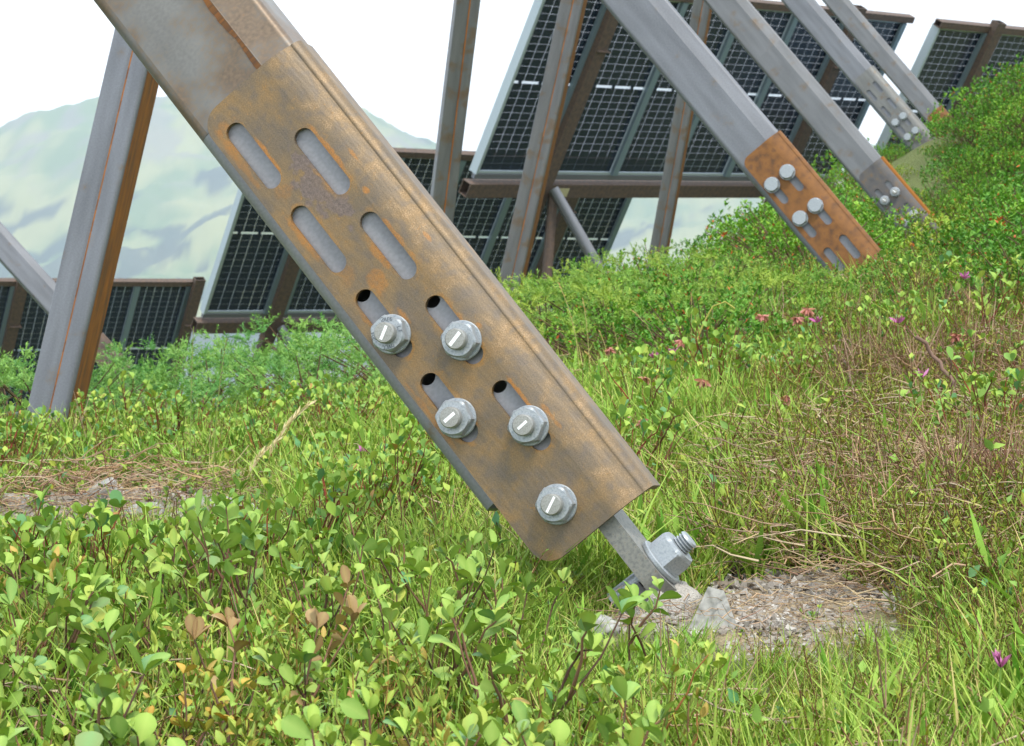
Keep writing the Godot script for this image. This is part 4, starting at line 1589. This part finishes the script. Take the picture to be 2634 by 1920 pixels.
	# grass stalks with seed heads
	var stalks := [
		[-0.50, -4.45, 0.235, 0.10, 1, "large feathery straw seed head arching beside the clamp"], [-0.54, -4.5, 0.15, 0.07, 1, "smaller straw seed head beside the feathery one"], [-0.66, -4.6, 0.36, 0.01, 2, "tall thin green stalk with dark seeds in front of the junipers"], [-0.60, -4.5, 0.35, 0.03, 2, "tall dark seeded stalk next to the thin green one"],
		[0.19, -6.3, 0.30, -0.06, 0, "straw coloured grass ear leaning before the brownish post"], [0.215, -6.2, 0.25, -0.02, 0, "upright straw grass ear behind the clamp flange"], [0.26, -5.9, 0.16, -0.03, 0, "short straw grass ear in the grass"], [0.285, -5.9, 0.17, -0.02, 0, "straw grass ear beside the short one"],
		[0.24, -5.8, 0.13, -0.05, 0, "bent straw grass ear close to the clamp flange"], [0.40, -6.0, 0.2, -0.08, 0, "long straw ear leaning over the bank"], [0.47, -5.9, 0.24, 0.0, 0, "forked straw ear standing above the bank grass"], [0.44, -5.6, 0.24, 0.06, 3, "thick yellow stalk bending over like a crook"],
		[0.56, -5.3, 0.12, 0.05, 1, "pale loose seed head in the grass by the grey branch"], [-0.14, -5.0, 0.12, 0.0, 0, "small tan ear in the grass under the clamp"], [0.475, -3.15, 0.07, -0.01, 3, "tuft of bleached dry grass on the gravel"]]
	for a in stalks:
		var t := thing("grass_stalk", a[5], "grass stalk", Transform3D(Basis.IDENTITY, on_ground(a[0], a[1])), "grass stalks")
		var h: float = a[2]
		var lean: float = a[3]
		var pts := []
		for k in 9:
			var q := k / 8.0
			pts.append(Vector3(lean * q * q, h * q - absf(lean) * 0.3 * q * q * q, 0.01 * q))
		var b := Batch.new()
		var straw := lin(196, 178, 122) if a[4] != 2 else lin(140, 158, 84)
		if a[4] == 3 and a[2] > 0.1:
			b.tube(pts + [Vector3(lean * 1.5, h * 0.97, 0.01), Vector3(lean * 1.9, h * 0.9, 0.01)], 0.0028, 0.0018, 5, lin(176, 168, 86))
		elif a[4] == 3:
			for k in 16:
				var g := rng.randf() * TAU
				b.blade(Vector3(gauss(), 0, gauss()) * 0.008, (Vector3.UP + Vector3(gauss(), 0, gauss()) * 0.4).normalized(), Vector3(cos(g), 0, sin(g)), h * rng.randf_range(0.6, 1.5), 0.002, 0.5, lin(214, 198, 142))
		else:
			b.tube(pts, 0.0011, 0.0007, 4, straw)
		part("stem", b.mesh(M.blade), t)
		if a[4] == 3:
			continue
		var e := Batch.new()
		var n := 34 if a[4] == 1 else 16
		for k in n:
			var q := lerpf(0.45 if a[4] == 1 else 0.84, 1.0, float(k) / n) if a[4] != 2 else lerpf(0.55, 1.0, float(k) / n)
			var f: float = q * 8
			var i := mini(int(f), 7)
			var p: Vector3 = pts[i].lerp(pts[i + 1], f - i)
			var d: Vector3 = (pts[i + 1] - pts[i]).normalized()
			var g := rng.randf() * TAU
			var y := (d * 1.6 + Vector3(cos(g), 0, sin(g)) * 0.55).normalized()
			var z := Vector3(gauss(), gauss(), gauss())
			z = (z - y * z.dot(y)).normalized()
			var l := 0.022 if a[4] == 1 else 0.010
			var col := lin(222, 206, 164) if a[4] == 1 else lin(190, 158, 100) if a[4] == 0 else lin(104, 88, 80)
			e.leaf(Transform3D(Basis(y.cross(z), y, z), p), l, l * 0.22, 0.2, 0.1, col, col, 2)
		part("seed_head", e.mesh(M.blade), t)


# ---------------------------------------------------------------- scene

func _ready() -> void:
	var cam := Camera3D.new()
	cam.name = "camera"
	add_child(cam)
	var lens := CameraAttributesPhysical.new()
	lens.frustum_focal_length = 72.5
	lens.frustum_focus_distance = 2.98
	lens.frustum_near = 0.05
	lens.frustum_far = 9000.0
	lens.exposure_aperture = 26.0
	cam.attributes = lens
	cam.fov = 18.84
	cam.near = 0.05
	cam.far = 9000.0
	cam.transform = Transform3D(Basis(Vector3(1, 0, 0), deg_to_rad(-2.0)), Vector3(0, 1, 0))
	cam.make_current()
	var env := Environment.new()
	env.background_mode = Environment.BG_SKY
	var sky := ProceduralSkyMaterial.new()
	sky.sky_top_color = Color(0.86, 0.90, 0.95)
	sky.sky_horizon_color = Color(0.93, 0.95, 0.97)
	sky.sky_curve = 0.2
	sky.ground_bottom_color = Color(0.30, 0.34, 0.26)
	sky.ground_horizon_color = Color(0.66, 0.72, 0.72)
	sky.sun_angle_max = 1.0
	env.sky = Sky.new()
	env.sky.sky_material = sky
	env.tonemap_mode = Environment.TONE_MAPPER_LINEAR
	env.tonemap_exposure = 2.3
	env.sdfgi_enabled = true
	env.ssao_enabled = true
	env.ssil_enabled = true
	env.fog_enabled = true
	env.fog_density = 0.00022
	env.fog_light_color = Color(0.88, 0.94, 1.0)
	var we := WorldEnvironment.new()
	we.name = "environment"
	we.environment = env
	add_child(we)
	var sun := DirectionalLight3D.new()
	sun.name = "sun"
	sun.light_color = Color(1.0, 0.97, 0.92)
	sun.light_energy = 0.5
	sun.light_angular_distance = 14.0
	sun.shadow_enabled = true
	sun.rotation_degrees = Vector3(-62, 28, 0)
	add_child(sun)
	print("fov ", cam.fov)
	bump.seed = 3
	bump.frequency = 0.012
	bump.fractal_octaves = 3
	var t0 := Time.get_ticks_msec()
	make_materials()
	print("materials ", Time.get_ticks_msec() - t0)
	build_ground()
	print("ground ", Time.get_ticks_msec() - t0)
	build_struts()
	build_anchor()
	build_posts()
	build_panels()
	print("steel ", Time.get_ticks_msec() - t0)
	build_shrubs()
	build_bushes()
	print("shrubs ", Time.get_ticks_msec() - t0)
	build_cover()
	build_small()
	print("done ", Time.get_ticks_msec() - t0)
